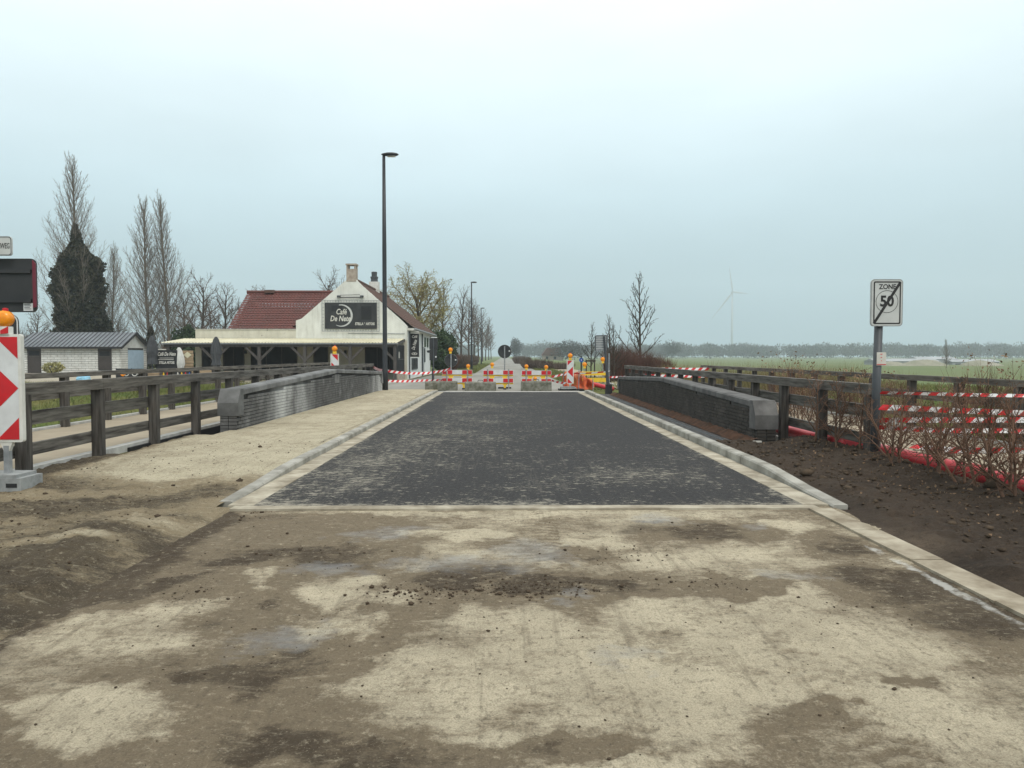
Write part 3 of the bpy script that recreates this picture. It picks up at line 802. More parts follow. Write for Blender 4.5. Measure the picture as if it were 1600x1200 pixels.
# ================================================================== FENCES
def fence(x, ys_, side, name_label, zt=1.15, bh=0.145):
    root = empty('wooden_fence', (x, ys_[0], 0), name_label, 'fence', 'wooden fences along the cycle paths')
    rf = random.Random(int(abs(x) * 100))
    for y in ys_:
        MB().box((x + rf.uniform(-0.01, 0.01), y, (zt - bh - 0.35) / 2), (0.14, 0.14, zt - bh + 0.35), rz=rf.uniform(-0.03, 0.03)).build('post', M['wood_z'], root)
    back = 0.105 * side
    for i in range(len(ys_) - 1):
        a, b_ = ys_[i], ys_[i + 1]
        for zc, h in ((0.70, 0.18), (0.285, 0.16)):
            y0, y1 = a - (0.06 if i == 0 else 0) + 0.004, b_ - 0.004
            m = MB().box((x + back, (y0 + y1) / 2, zc + rf.uniform(-0.01, 0.01)), (0.06, y1 - y0, h), rx=rf.uniform(-0.004, 0.004))
            m.build('rail', M['wood_y'], root)
    # top beam in lengths of two bays
    i = 0
    while i < len(ys_) - 1:
        j = min(i + 2, len(ys_) - 1)
        a = ys_[i] - (0.12 if i == 0 else -0.003); b_ = ys_[j] + (0.12 if j == len(ys_) - 1 else -0.003)
        MB().box((x, (a + b_) / 2, zt - bh / 2 + 0.001), (0.17, b_ - a, bh), rx=rf.uniform(-0.002, 0.002)).build('top_beam', M['wood_y'], root)
        i = j
    return root
fence(-6.1, [7.93 + 1.826 * i for i in range(16)], -1, 'weathered wooden fence nearest the road on the left')
fence(-9.3, [9.3 + 1.75 * i for i in range(19)], -1, 'weathered wooden fence on the far side of the left path', bh=0.10)
fence(5.2, [10.85 + 1.675 * i for i in range(14)], 1, 'weathered wooden fence behind the right parapet', zt=1.10)
fence(8.5, [9.2 + 1.68 * i for i in range(15)], 1, 'weathered wooden fence farthest right beside the field', zt=1.10, bh=0.11)

# ================================================================== PARAPETS
def parapet(xf, xb, y0, y1, zend, zmid, zbase, mats, label, seed):
    """xf: face towards the road, xb: back"""
    s = 1 if xf > xb else -1
    ym = (y0 + y1) / 2
    brick, cop = mats
    root = empty('parapet_wall', ((xf + xb) / 2, y0, zbase), label, 'wall', 'brick parapets of the bridge')
    top = lambda y: zend + (zmid - zend) * (1 - abs(y - ym) / (ym - y0))
    rp = random.Random(seed)
    cf = xf - 0.022 * s
    ye0, ye1 = y0 + 0.30, y1 - 0.30
    core = MB().prism([(y0 + 0.012, zbase - 0.3), (y1 - 0.012, zbase - 0.3), (y1 - 0.012, zend - 0.32), (y1 - 0.22, zend - 0.12), (ym, zmid - 0.118), (y0 + 0.22, zend - 0.12), (y0 + 0.012, zend - 0.32)], min(cf, xb), max(cf, xb), 'x')
    core.build('masonry_core', M['joint_lime'] if brick is M['brick_lime'] else M['grey_joint'], root)
    # bricks of the road-side face
    bl, bh, j = 0.203, 0.055, 0.013
    spots = []
    z = zbase - 0.05; row = 0
    while z < zmid - 0.2:
        y = y0 + (0.0 if row % 2 else bl / 2 + j / 2)
        while y < y1 - 0.02:
            zc = z + bh / 2
            if y + bl < y1 and zc + bh / 2 < min(top(y), top(y + bl)) - 0.13 - (0.03 if zmid > 1 else 0.0):
                if not (zc > zend - 0.50 and (y < ye0 or y + bl > ye1)):
                    spots.append((y + bl / 2, zc))
            y += bl + j
        z += bh + j; row += 1
    spots.sort(key=lambda p: p[0])
    me = MB().box((0, 0, 0), (0.05, bl, bh)).mesh('brick', brick)
    for k, (y, zc) in enumerate(spots[:300]):
        o = bpy.data.objects.new('brick', me)
        COL.objects.link(o); o.parent = root
        o.location = Vector((xf - 0.025 * s + rp.uniform(-0.004, 0.004), y, zc)) - origin_of(root)
        o.rotation_euler = (rp.uniform(-0.012, 0.012), 0, rp.uniform(-0.02, 0.02))
    m = MB()
    for y, zc in spots[300:]:
        m.box((xf - 0.025 * s + rp.uniform(-0.004, 0.004), y, zc), (0.05, bl, bh), rz=rp.uniform(-0.01, 0.01))
    tag(m.build('brick_courses', brick, root), kind='stuff')
    # header bricks on the near end
    w_ = abs(xf - xb)
    z = zbase - 0.05; row = 0
    while z < zend - 0.52:
        xx = min(xf, xb) + 0.004
        for q in range(2):
            o = MB().box((xx + w_ * (0.25 + 0.5 * q), y0 + 0.01 + rp.uniform(-0.004, 0.004), z + bh / 2), (w_ / 2 - 0.014, 0.05, bh)).build('brick', brick, root)
        z += bh + j
    # coping stones, bevelled on top
    nst = 5
    for half in (0, 1):
        for i in range(nst):
            a = (ye0 + (ym - ye0) * i / nst) if half == 0 else (ym + (ye1 - ym) * i / nst)
            b_ = (ye0 + (ym - ye0) * (i + 1) / nst) if half == 0 else (ym + (ye1 - ym) * (i + 1) / nst)
            ta, tb = top(a), top(b_)
            m = MB()
            lo, hi = min(xf, xb) - 0.03, max(xf, xb) + 0.03
            pr = lambda t: [(lo, t - 0.115), (hi, t - 0.115), (hi, t - 0.025), (hi - 0.025, t), (lo + 0.025, t), (lo, t - 0.025)]
            pa, pb = pr(ta), pr(tb)
            m.v = [(p[0], a + 0.003, p[1]) for p in pa] + [(p[0], b_ - 0.003, p[1]) for p in pb]
            m.f = [tuple(range(6)), tuple(range(11, 5, -1))] + [(k, 6 + k, 6 + (k + 1) % 6, (k + 1) % 6) for k in range(6)]
            m.m = [0] * 8
            m.build('coping_stone', cop, root)
    # chamfered end stones
    for ya, yb in ((y0, ye0), (y1, ye1)):
        lo, hi = min(xf, xb) - 0.035, max(xf, xb) + 0.035
        d = 1 if yb > ya else -1
        pl = [(ya - 0.03 * d, zend - 0.50), (yb, zend - 0.50), (yb, zend + 0.005), (ya + 0.13 * d, zend + 0.005), (ya - 0.03 * d, zend - 0.25)]
        if d < 0: pl = pl[::-1]
        MB().prism(pl, lo, hi, 'x').build('end_stone', cop, root)
    # flat panel stone at the apex
    if zmid > 1: MB().lohi((xf - 0.02, ym - 0.28, zmid - 0.42), (xf + 0.02 , ym + 0.28, zmid - 0.16)).build('date_stone', cop, root)
    return root
parapet(-5.08, -5.40, 14.6, 32.0, 0.86, 1.10, 0.10, (M['brick_lime'], M['coping']), 'grey brick bridge parapet with white lime bloom beside the sidewalk', 4)
parapet(4.46, 4.80, 13.5, 30.0, 0.70, 0.90, -0.08, (M['brick_dark'], M['coping_dark']), 'dark brick bridge parapet beside the trench', 5)

# red pipe along the right path
py_ = [5.2, 6.5, 8.0, 9.5, 11.0, 12.4, 13.6, 16, 20, 25, 30, 33.5, 36]
pts = [(5.47 + 0.03 * math.sin(y * 0.9), y, (0.125 if y < 13 else 0.06)) for y in py_]
o = MB().tube(pts, 0.10, 14).build('red_pipe', M['red_pipe'], origin=(5.47, 6, 0), smooth=True)
tag(o, 'red plastic pipe lying behind the bare hedge and fence', 'pipe')
for y in (8.9, 12.1, 16.2):
    m = MB().tube([(5.47 + 0.03 * math.sin(y * 0.9), y - 0.09, 0.06 + (0.065 if y < 13 else 0.0)), (5.47 + 0.03 * math.sin(y * 0.9), y + 0.09, 0.06 + (0.065 if y < 13 else 0.0))], 0.115, 14)
    m.build('pipe_sleeve', M['red_pipe'], o, smooth=True)
o = MB().box((4.05, 13.35, 0.0), (0.9, 0.05, 0.025), rz=0.02).build('wooden_lath', M['white_plastic'], origin=(4.05, 13.35, 0))
tag(o, 'pale lath lying across the end of the trench', 'lath')
# ================================================================== CAFE
def tiled_slope(p00, p10, p01, p11, rows, cols, m, name, parent, lift=0.05):
    """wavy pantiles: p00-p10 runs along the eave, p01-p11 along the ridge"""
    p00, p10, p01, p11 = map(Vector, (p00, p10, p01, p11))
    nrm = (p10 - p00).cross(p01 - p00).normalized()
    if nrm.z < 0: nrm = -nrm
    V, Fc = [], []
    per = 4
    nc = cols * per
    for r in range(rows):
        for e in (0, 1):
            v = (r + (1.04 if e else 0.0)) / rows
            for c in range(nc + 1):
                u = c / nc
                p = p00.lerp(p10, u).lerp(p01.lerp(p11, u), min(v, 1.0))
                wv = 0.5 + 0.5 * math.sin(2 * math.pi * c / per)
                p = p + nrm * (lift * (0.9 if e == 0 else 0.15) + 0.045 * wv)
                V.append(p)
        n0 = r * 2 * (nc + 1)
        for c in range(nc):
            Fc.append((n0 + c, n0 + c + 1, n0 + nc + 1 + c + 1, n0 + nc + 1 + c))
    return np_mesh(name, np.array(V), np.array(Fc), m, parent)

def window(parent, x0, x1, z0, z1, y, mull=1, wall='front', m=None, name='window', bars=0):
    m = m or M['brown_frame']
    t = 0.07
    f = MB()
    def bx(a0, a1, c0, c1, d0, d1):
        if wall == 'front': f_.lohi((a0, y - d1, c0), (a1, y - d0, c1))
        else: f_.lohi((y + d0, a0, c0), (y + d1, a1, c1))
    f_ = f
    bx(x0, x1, z0, z0 + t, -0.05, 0.05); bx(x0, x1, z1 - t, z1, -0.05, 0.05)
    bx(x0, x0 + t, z0 + t, z1 - t, -0.05, 0.05); bx(x1 - t, x1, z0 + t, z1 - t, -0.05, 0.05)
    for k in range(mull):
        c = x0 + (x1 - x0) * (k + 1) / (mull + 1)
        bx(c - 0.03, c + 0.03, z0 + t, z1 - t, -0.05, 0.045)
    o = f.build(name, m, parent)
    f_ = MB()
    bx(x0 + t, x1 - t, z0 + t, z1 - t, -0.04, 0.012)
    f_.build('pane', M['glass'], o)
    return o

YF = 50.0
cafe = empty('cafe_building', (-9.9, YF, 0), 'white painted brick cafe with stepped gable, tiled roofs and covered terrace', 'building')
gable = [(-13.5, -0.1), (-6.3, -0.1), (-6.3, 3.42), (-6.62, 3.75)]
for k in range(1, 7):      # crow edge of the worn gable
    u = k / 7
    gable += [(-6.62 - u * 2.95 + 0.06, 3.75 + u * 2.6 - 0.03), (-6.62 - u * 2.95, 3.75 + u * 2.6)]
gable += [(-9.58, 6.42), (-10.22, 6.42), (-13.12, 3.92), (-13.5, 3.78)]
MB().prism(gable, YF, YF + 0.32, 'y').build('gable_wall', M['paint_front'], cafe)
MB().lohi((-6.62, YF + 0.32, -0.1), (-6.3, 65.7, 3.42)).build('side_wall', M['paint_side'], cafe)
MB().lohi((-13.5, YF + 0.32, -0.1), (-13.2, 65.7, 3.42)).build('side_wall', M['paint_side'], cafe)
MB().prism([(-13.5, -0.1), (-6.3, -0.1), (-6.3, 3.4), (-9.9, 6.4), (-13.5, 3.4)], 65.4, 65.72, 'y').build('rear_wall', M['paint_front'], cafe)
MB().lohi((-20.0, YF + 0.02, -0.1), (-13.5, YF + 0.3, 3.2)).build('extension_wall', M['paint_parapet'], cafe)
MB().lohi((-20.0, YF + 0.3, -0.1), (-19.7, 53.5, 3.17)).build('extension_wall', M['paint_side'], cafe)
MB().lohi((-19.7, YF + 0.3, 2.7), (-13.5, 53.6, 2.85)).build('flat_roof', M['dark_metal'], cafe)
MB().lohi((-20.04, YF - 0.03, 3.2), (-13.52, YF + 0.33, 3.245)).build('wall_cap', M['concrete'], cafe)
# main roof
rf = tiled_slope((-5.95, YF + 0.30, 3.32), (-5.95, 65.9, 3.32), (-9.9, YF + 0.30, 6.46), (-9.9, 65.9, 6.46), 14, 60, M['tile_brown'], 'roof', cafe)
tiled_slope((-13.8, 65.9, 3.32), (-13.8, YF + 0.30, 3.32), (-9.9, 65.9, 6.46), (-9.9, YF + 0.30, 6.46), 14, 60, M['tile_red'], 'roof', cafe)
MB().tube([(-9.9, YF + 0.3, 6.54), (-9.9, 65.9, 6.54)], 0.13, 8).build('ridge_tiles', M['tile_brown'], rf)
MB().lohi((-6.3, YF + 0.1, 3.16), (-5.9, 65.8, 3.30)).build('soffit', M['white_plastic'], cafe)
MB().tube([(-5.86, YF + 0.2, 3.26), (-5.86, 65.8, 3.24)], 0.075, 8).build('rain_gutter', M['grey_metal'], cafe)
MB().tube([(-6.2, 58.2, 3.2), (-6.2, 58.2, 0)], 0.05, 8).build('downpipe', M['black_metal'], cafe)
MB().tube([(-6.2, 50.5, 3.1), (-6.22, 50.5, 0)], 0.045, 8).build('downpipe', M['dark_metal'], cafe)
# chimneys
ch = MB().lohi((-10.21, YF - 0.02, 6.3), (-9.59, YF + 0.62, 7.12)); 
c1 = ch.build('chimney', M['chimney'], cafe)
m = MB()
for dx in (-0.25, 0.25):
    for dy in (0.06, 0.54): m.box((-9.9 + dx, YF + dy, 7.24), (0.12, 0.12, 0.24))
m.build('chimney_pillars', M['chimney'], c1)
MB().lohi((-10.25, YF - 0.06, 7.36), (-9.55, YF + 0.66, 7.46)).build('chimney_cap', M['chimney'], c1)
c2 = MB().lohi((-10.3, 58.8, 6.2), (-9.6, 59.5, 7.15)).build('chimney', M['white_plastic'], cafe)
MB().lathe((-9.95, 59.15, 7.15), [(0.28, 0), (0.26, 0.25), (0.30, 0.28), (0.30, 0.40), (0.2, 0.42), (0.22, 0.75), (0.15, 0.78)], 10).build('chimney_pot', M['dark_metal'], c2)
# wing with the red roof
MB().lohi((-19.0, 53.6, -0.1), (-13.5, 62.5, 3.15)).build('wing_wall', M['paint_front'], cafe)
MB().prism([(53.6, 3.15), (62.5, 3.15), (58.05, 6.1)], -19.0, -18.75, 'x').build('wing_gable', M['paint_side'], cafe)
r2 = tiled_slope((-19.25, 53.2, 3.0), (-11.5, 53.2, 3.0), (-19.25, 58.05, 6.2), (-11.5, 58.05, 6.2), 17, 32, M['tile_red'], 'roof', cafe)
tiled_slope((-11.5, 62.9, 3.0), (-19.25, 62.9, 3.0), (-11.5, 58.05, 6.2), (-19.25, 58.05, 6.2), 17, 32, M['tile_red'], 'roof', cafe)
MB().tube([(-19.3, 58.05, 6.28), (-11.5, 58.05, 6.28)], 0.13, 8).build('ridge_tiles', M['tile_red'], r2)
MB().lohi((-17.9, 57.7, 6.2), (-17.2, 58.4, 6.42)).build('chimney_stub', M['tile_brown'], r2)
# front wall under the terrace roof: cream render, doors and windows
MB().lohi((-20.0, YF - 0.05, -0.1), (-6.32, YF + 0.015, 2.5)).build('rendered_front', M['cream_wall'], cafe)
window(cafe, gx(351, YF), gx(384, YF), 0.55, gz(540, YF) + 0.0, YF - 0.05, 1)
window(cafe, gx(394, YF), gx(466, YF), 0.55, gz(540, YF), YF - 0.05, 2)
window(cafe, gx(491, YF), gx(514, YF), 0.02, gz(541, YF), YF - 0.05, 0, name='door')
window(cafe, gx(571, YF), gx(628, YF), 0.35, gz(542, YF), YF - 0.05, 2)
window(cafe, gx(318, YF), gx(346, YF), 0.02, gz(541, YF), YF - 0.05, 1, name='door')
for px in (386.5, 541):
    MB().box((gx(px, YF), YF - 0.12, 1.75), (0.16, 0.1, 0.22)).build('wall_lamp', M['black_metal'], cafe)
# windows and fittings of the side wall
window(cafe, 52.2, 55.6, 0.55, 1.35, -6.3, 3, 'side', M['black_metal'])
window(cafe, 60.0, 61.0, 1.0, 2.1, -6.3, 0, 'side', M['dark_metal'])
for y in (60.6, 62.6):
    MB().lohi((-6.29, y, 2.2), (-6.24, y + 0.8, 2.95)).build('shutter', M['evergreen'], cafe)
MB().lohi((-6.3, 58.9, 0.0), (-6.26, 60.0, 2.2)).build('side_door', M['grey_metal'], cafe)
MB().lathe((-6.15, 62.5, 1.75), [(0.03, 0), (0.12, 0.03), (0.14, 0.16), (0.05, 0.2)], 8).build('wall_lamp', M['black_metal'], cafe)
# terrace roof
vr = MB(); nx = 150
x0, x1 = -20.6, -6.42
for k in range(nx):
    a, b_ = x0 + (x1 - x0) * k / nx, x0 + (x1 - x0) * (k + 1) / nx
    za, zb = 0.022 * math.cos(k * math.pi), 0.022 * math.cos((k + 1) * math.pi)
    vr.face([(a, 46.35, 2.29 + za), (b_, 46.35, 2.29 + zb), (b_, YF - 0.06, 2.62 + zb), (a, YF - 0.06, 2.62 + za)])
vo = vr.build('veranda_roof', M['veranda_sheet'], cafe)
MB().lohi((-20.5, 46.5, 2.04), (-6.45, 46.68, 2.24)).build('front_beam', M['veranda_wood'], vo)
MB().lohi((-20.6, 46.37, 2.20), (-6.42, 46.44, 2.27)).build('fascia', M['grey_metal'], vo)
MB().prism([(46.4, 2.12), (49.9, 2.42), (49.9, 2.58), (46.4, 2.26)], -6.50, -6.43, 'x').build('end_rafter', M['veranda_wood'], vo)
for k in range(9):
    x = -20.2 + k * 1.7
    MB().prism([(46.7, 2.10), (49.9, 2.42), (49.9, 2.56), (46.7, 2.24)], x - 0.035, x + 0.035, 'x').build('rafter', M['veranda_wood'], vo)
for x in (-6.62, -9.32, -12.05, -14.8, -17.5, -20.25):
    p = MB().lohi((x - 0.09, 46.5, -0.05), (x + 0.09, 46.68, 2.04)).build('veranda_post', M['veranda_wood'], cafe)
    for s in (-1, 1):
        if x > -7 and s > 0: continue
        MB().prism([(x + s * 0.09, 1.22), (x + s * 0.09, 1.40), (x + s * 0.74, 2.05), (x + s * 0.92, 2.05)], 46.53, 46.65, 'y').build('brace', M['veranda_wood'], p)
# glazed end screen with bars over a low brick wall
MB().lohi((-6.58, 46.7, -0.05), (-6.46, 49.9, 0.42)).build('low_wall', M['chimney'], cafe)
g = MB().lohi((-6.53, 46.7, 0.42), (-6.51, 49.9, 2.2)).build('end_screen', M['glass'], cafe)
m = MB()
for k in range(10):
    m.lohi((-6.50, 46.75 + k * 0.34, 0.42), (-6.47, 46.79 + k * 0.34, 2.15))
m.lohi((-6.50, 46.7, 1.25), (-6.475, 49.9, 1.30))
m.build('screen_bars', M['black_metal'], g)
MB().lohi((-6.505, 47.3, 1.35), (-6.485, 47.75, 1.75)).build('screen_notice', M['white_plastic'], g)
# big sign on the gable
sx0, sx1, sz0, sz1 = gx(509.5, YF), gx(590, YF), gz(514, YF), gz(473.5, YF)
sb = MB().lohi((sx0, YF - 0.10, sz0), (sx1, YF - 0.03, sz1)).build('sign_board', M['sign_back'], cafe)
M['sign_dark'] = simple('darker_sign_patch', (0.010, 0.010, 0.011), (0.014, 0.014, 0.015), 2, 0.5, 0)
MB().lohi((gx(566, YF), YF - 0.106, gz(500, YF)), (gx(582, YF), YF - 0.102, gz(479, YF))).build('old_patch', M['sign_dark'], sb)
MB().lohi((gx(520, YF), YF - 0.106, gz(487, YF)), (gx(537, YF), YF - 0.102, gz(478, YF))).build('old_patch', M['sign_dark'], sb)
m = MB(); cx, cz = gx(535.5, YF), gz(493.5, YF)
N = 26
outer = [(cx + 0.72 * math.cos(R(a)), cz + 0.72 * math.sin(R(a))) for a in np.linspace(-118, 102, N)]
inner = [(cx - 0.07 + 0.66 * math.cos(R(a)), cz + 0.66 * math.sin(R(a))) for a in np.linspace(-116, 100, N)]
for k in range(N - 1):
    m.face([(outer[k][0], YF - 0.112, outer[k][1]), (outer[k + 1][0], YF - 0.112, outer[k + 1][1]), (inner[k + 1][0], YF - 0.112, inner[k + 1][1]), (inner[k][0], YF - 0.112, inner[k][1])][::-1])
m.build('crescent', M['sign_grey'], sb)
text_part('lettering', 'Café', 0.50, M['white_plastic'], sb, (gx(535.0, YF), YF - 0.118, gz(488, YF)), shear=0.22, bold=0.008, sx=0.74)
text_part('lettering', 'De Nete', 0.50, M['white_plastic'], sb, (gx(533.5, YF), YF - 0.118, gz(498.5, YF)), shear=0.22, bold=0.008, sx=0.74)
text_part('lettering', 'STELLA * ARTOIS', 0.23, M['white_plastic'], sb, (gx(571.5, YF), YF - 0.112, gz(506.5, YF)), bold=0.006, sx=0.72)
m = MB()      # light frame round the sign
fx0, fx1, fz0, fz1 = gx(505.5, YF), gx(594, YF), gz(518, YF), gz(470, YF)
for a, b_ in (((fx0, fz0), (fx1, fz0)), ((fx0, fz1), (fx1, fz1)), ((fx0, fz0), (fx0, fz1)), ((fx1, fz0), (fx1, fz1))):
    m.tube([(a[0], YF - 0.14, a[1]), (b_[0], YF - 0.14, b_[1])], 0.018, 5)
for k in range(22):
    x = fx0 + (fx1 - fx0) * k / 21
    m.box((x, YF - 0.1, fz1 - 0.06), (0.02, 0.02, 0.14)); m.box((x, YF - 0.1, fz0 + 0.06), (0.02, 0.02, 0.14))
for k in range(10):
    z = fz0 + (fz1 - fz0) * k / 9
    m.box((fx0 + 0.06, YF - 0.1, z), (0.14, 0.02, 0.02)); m.box((fx1 - 0.06, YF - 0.1, z), (0.14, 0.02, 0.02))
m.build('sign_frame', M['grey_metal'], sb)
m = MB().tube([(gx(534, YF), YF - 0.1, gz(465.5, YF)), (gx(566, YF), YF - 0.1, gz(465.5, YF))], 0.03, 6)
m.tube([(gx(534, YF), YF - 0.1, gz(462, YF)), (gx(564, YF), YF - 0.1, gz(461, YF))], 0.016, 5)
for px in (531.5, 567): m.box((gx(px, YF), YF - 0.12, gz(464, YF)), (0.22, 0.14, 0.13))
m.build('sign_lamps', M['dark_metal'], sb)
MB().tube([(gx(545, YF), YF - 0.03, gz(521, YF)), (gx(633, YF), YF - 0.03, gz(521.5, YF))], 0.02, 5).build('cable', M['grey_metal'], cafe)
# hanging sign at the corner
hx0, hx1, hz0, hz1 = gx(641, 51), gx(655, 51), gz(557.5, 51), gz(521.5, 51)
hs = MB().lohi((hx0, 50.95, hz0), (hx1, 51.07, hz1)).build('corner_sign', M['black'], cafe)
m = MB().tube([(-6.3, 51, hz1 + 0.12), (hx1 + 0.02, 51, hz1 + 0.12)], 0.025, 6)
m.tube([(hx0 + 0.05, 51, hz1 + 0.12), (hx0 + 0.05, 51, hz1)], 0.012, 5); m.tube([(hx1 - 0.05, 51, hz1 + 0.12), (hx1 - 0.05, 51, hz1)], 0.012, 5)
m.lohi((hx0 - 0.01, 50.96, hz1), (hx1 + 0.01, 51.06, hz1 + 0.04)); m.lohi((hx0 - 0.01, 50.96, hz0 - 0.04), (hx1 + 0.01, 51.06, hz0))
m.build('sign_bracket', M['white_plastic'], hs)
text_part('lettering', 'Café', 0.26, M['white_plastic'], hs, ((hx0 + hx1) / 2, 50.94, hz1 - 0.2), shear=0.3, sx=0.75, bold=0.004)
text_part('lettering', 'De Nete', 0.30, M['white_plastic'], hs, ((hx0 + hx1) / 2, 50.94, hz1 - 0.74), rot=(R(90), R(-75), 0), shear=0.3, sx=0.62, bold=0.005)
m = MB(); cx, cz = (hx0 + hx1) / 2, hz0 + 0.2
for k in range(16):
    a, b_ = 2 * math.pi * k / 16, 2 * math.pi * (k + 1) / 16
    m.face([(cx + 0.19 * math.cos(a), 50.94, cz + 0.085 * math.sin(a)), (cx + 0.19 * math.cos(b_), 50.94, cz + 0.085 * math.sin(b_)), (cx + 0.145 * math.cos(b_), 50.94, cz + 0.055 * math.sin(b_)), (cx + 0.145 * math.cos(a), 50.94, cz + 0.055 * math.sin(a))][::-1])
m.lohi((cx - 0.05, 50.935, cz - 0.03), (cx + 0.05, 50.945, cz + 0.03))
m.build('emblem', M['white_plastic'], hs)

# ---- things on the cafe yard
def parasol(px, Y, top, cloth, label, lean=0.0, flap=False):
    x = gx(px, Y)
    t = empty('closed_parasol', (x, Y, 0), label, 'parasol', 'closed parasols at the cafe')
    MB().lathe((x, Y, 0), [(0.3, 0), (0.3, 0.06), (0.06, 0.09)], 10).build('base', M['dark_metal'], t)
    MB().tube([(x, Y, 0.05), (x + lean, Y, top)], 0.03, 7).build('pole', M['dark_metal'], t)
    m = MB(); n = 12; prof = ((0.05, top + 0.05), (0.13, top - 0.12), (0.22, top - 0.5), (0.26, top - 0.9), (0.18, top - 1.25), (0.24, max(0.55, top - 1.6)))
    for i in range(len(prof) - 1):
        for k in range(n):
            def q(i, k):
                r, z = prof[i]
                r = r * (1.25 if k % 2 else 0.7)
                an = 2 * math.pi * k / n
                return (x + lean * z / top + r * math.cos(an), Y + r * math.sin(an), z)
            m.face([q(i, k), q(i, (k + 1) % n), q(i + 1, (k + 1) % n), q(i + 1, k)])
    if flap: m.prism([(x + 0.05, top - 0.05), (x + 0.12, top - 0.3), (x + 0.42, top - 0.72), (x + 0.40, top - 0.62)], Y - 0.02, Y + 0.02, 'y')
    m.build('folded_cloth', cloth, t)
    return t
parasol(241, 45.0, 2.62, M['canvas'], 'closed charcoal parasol left of the black cafe board')
parasol(340, 44.5, 2.55, M['canvas'], 'closed black parasol in the middle of the terrace front', flap=True)
parasol(282.5, 45.4, 1.95, M['white_canvas'], 'closed white parasol between black board and plank sign')
Y = 45.2
bd = empty('cafe_board', (gx(262, Y), Y, 0), 'black board with white cafe lettering at the terrace end', 'sign')
MB().lohi((gx(246.5, Y), Y, 0.35), (gx(279, Y), Y + 0.05, 1.84)).build('panel', M['black'], bd)
for px in (248, 277): MB().lohi((gx(px, Y) - 0.03, Y + 0.05, 0), (gx(px, Y) + 0.03, Y + 0.11, 1.8)).build('leg', M['black_metal'], bd)
MB().lohi((gx(246.5, Y), Y - 0.02, 1.84), (gx(262, Y), Y + 0.06, 1.90)).build('cap_strip', M['white_plastic'], bd)
text_part('lettering', 'Café De Nete', 0.30, M['white_plastic'], bd, (gx(263, Y), Y - 0.006, 1.60), shear=0.35, sx=0.62, bold=0.006)
text_part('lettering', 'STELLA ARTOIS', 0.21, M['white_plastic'], bd, (gx(263, Y), Y - 0.006, 1.10), sx=0.62, bold=0.006)
MB().lohi((gx(252, Y), Y - 0.008, 1.36), (gx(274, Y), Y - 0.003, 1.385)).lohi((gx(250, Y), Y - 0.008, 1.27), (gx(274, Y), Y - 0.003, 1.295)).build('rule_lines', M['white_plastic'], bd)
Y = 45.6
ps = empty('plank_sign', (gx(296, Y), Y, 0), 'pale plank sign with lozenge beside the cafe board', 'sign')
for k in range(9):
    MB().lohi((gx(287, Y), Y, 0.12 + k * 0.19), (gx(304, Y) + 0.02 * (k % 2), Y + 0.04, 0.29 + k * 0.19)).build('plank', M['pale_wood'], ps)
for px in (289, 302): MB().lohi((gx(px, Y) - 0.04, Y + 0.04, 0), (gx(px, Y) + 0.04, Y + 0.10, 1.8)).build('leg', M['veranda_wood'], ps)
cx = gx(295.5, Y)
MB().prism([(cx - 0.24, 1.55), (cx, 1.36), (cx + 0.24, 1.55), (cx, 1.74)], Y - 0.03, Y - 0.004, 'y').build('lozenge', M['veranda_sheet'], ps)
Y = 44.0
for (pa, pb, z1, nm) in ((233, 251, 0.62, 'at its left end'), (303, 332, 0.66, 'below the plank sign'), (352, 380, 0.60, 'in front of the first window')):
    f = empty('plank_planter', (gx((pa + pb) / 2, Y), Y, 0), 'low wooden plank planter on the cafe terrace ' + nm, 'planter', 'plank planters along the terrace')
    for k in range(3):
        MB().lohi((gx(pa, Y), Y, 0.04 + k * z1 / 3), (gx(pb, Y), Y + 0.04, 0.04 + (k + 0.92) * z1 / 3)).build('plank', M['pale_wood'], f)
    MB().lohi((gx(pa, Y), Y + 0.04, 0), (gx(pb, Y), Y + 0.4, z1 * 0.85)).build('box', M['veranda_wood'], f)
Y = 43.2
bn = empty('yard_banner', (gx(208, Y), Y, 0), 'low black banner with orange and white marks in the cafe yard', 'banner')
MB().lohi((gx(184, Y), Y, 0.25), (gx(232, Y), Y + 0.03, 0.78)).build('cloth', M['black'], bn)
for px in (184, 208, 232): MB().lohi((gx(px, Y) - 0.02, Y + 0.03, 0), (gx(px, Y) + 0.02, Y + 0.07, 0.8)).build('stake', M['black_metal'], bn)
m = MB()
for px, mi in ((195, 0), (200, 1), (213, 1), (222, 1)):
    for k in range(14):
        a, b_ = 2 * math.pi * k / 14, 2 * math.pi * (k + 1) / 14
        ro, ri = 0.16, (0.0 if mi == 0 else 0.12)
        c = (gx(px, Y), 0.52)
        m.face([(c[0] + ro * math.cos(a), Y - 0.004, c[1] + ro * math.sin(a)), (c[0] + ro * math.cos(b_), Y - 0.004, c[1] + ro * math.sin(b_)), (c[0] + ri * math.cos(b_), Y - 0.004, c[1] + ri * math.sin(b_)), (c[0] + ri * math.cos(a), Y - 0.004, c[1] + ri * math.sin(a))][::-1], mi)
m.build('marks', [M['amber'], M['white_plastic']], bn)
Y = 44.5
dn = empty('drinks_banner', (gx(278, Y), Y, 0), 'dark low banner with small coloured bottles below the cafe board', 'banner')
MB().lohi((gx(254, Y), Y, 0.12), (gx(301, Y), Y + 0.03, 0.68)).build('cloth', M['black'], dn)
for px in (255, 300): MB().lohi((gx(px, Y) - 0.02, Y + 0.03, 0), (gx(px, Y) + 0.02, Y + 0.07, 0.7)).build('stake', M['black_metal'], dn)
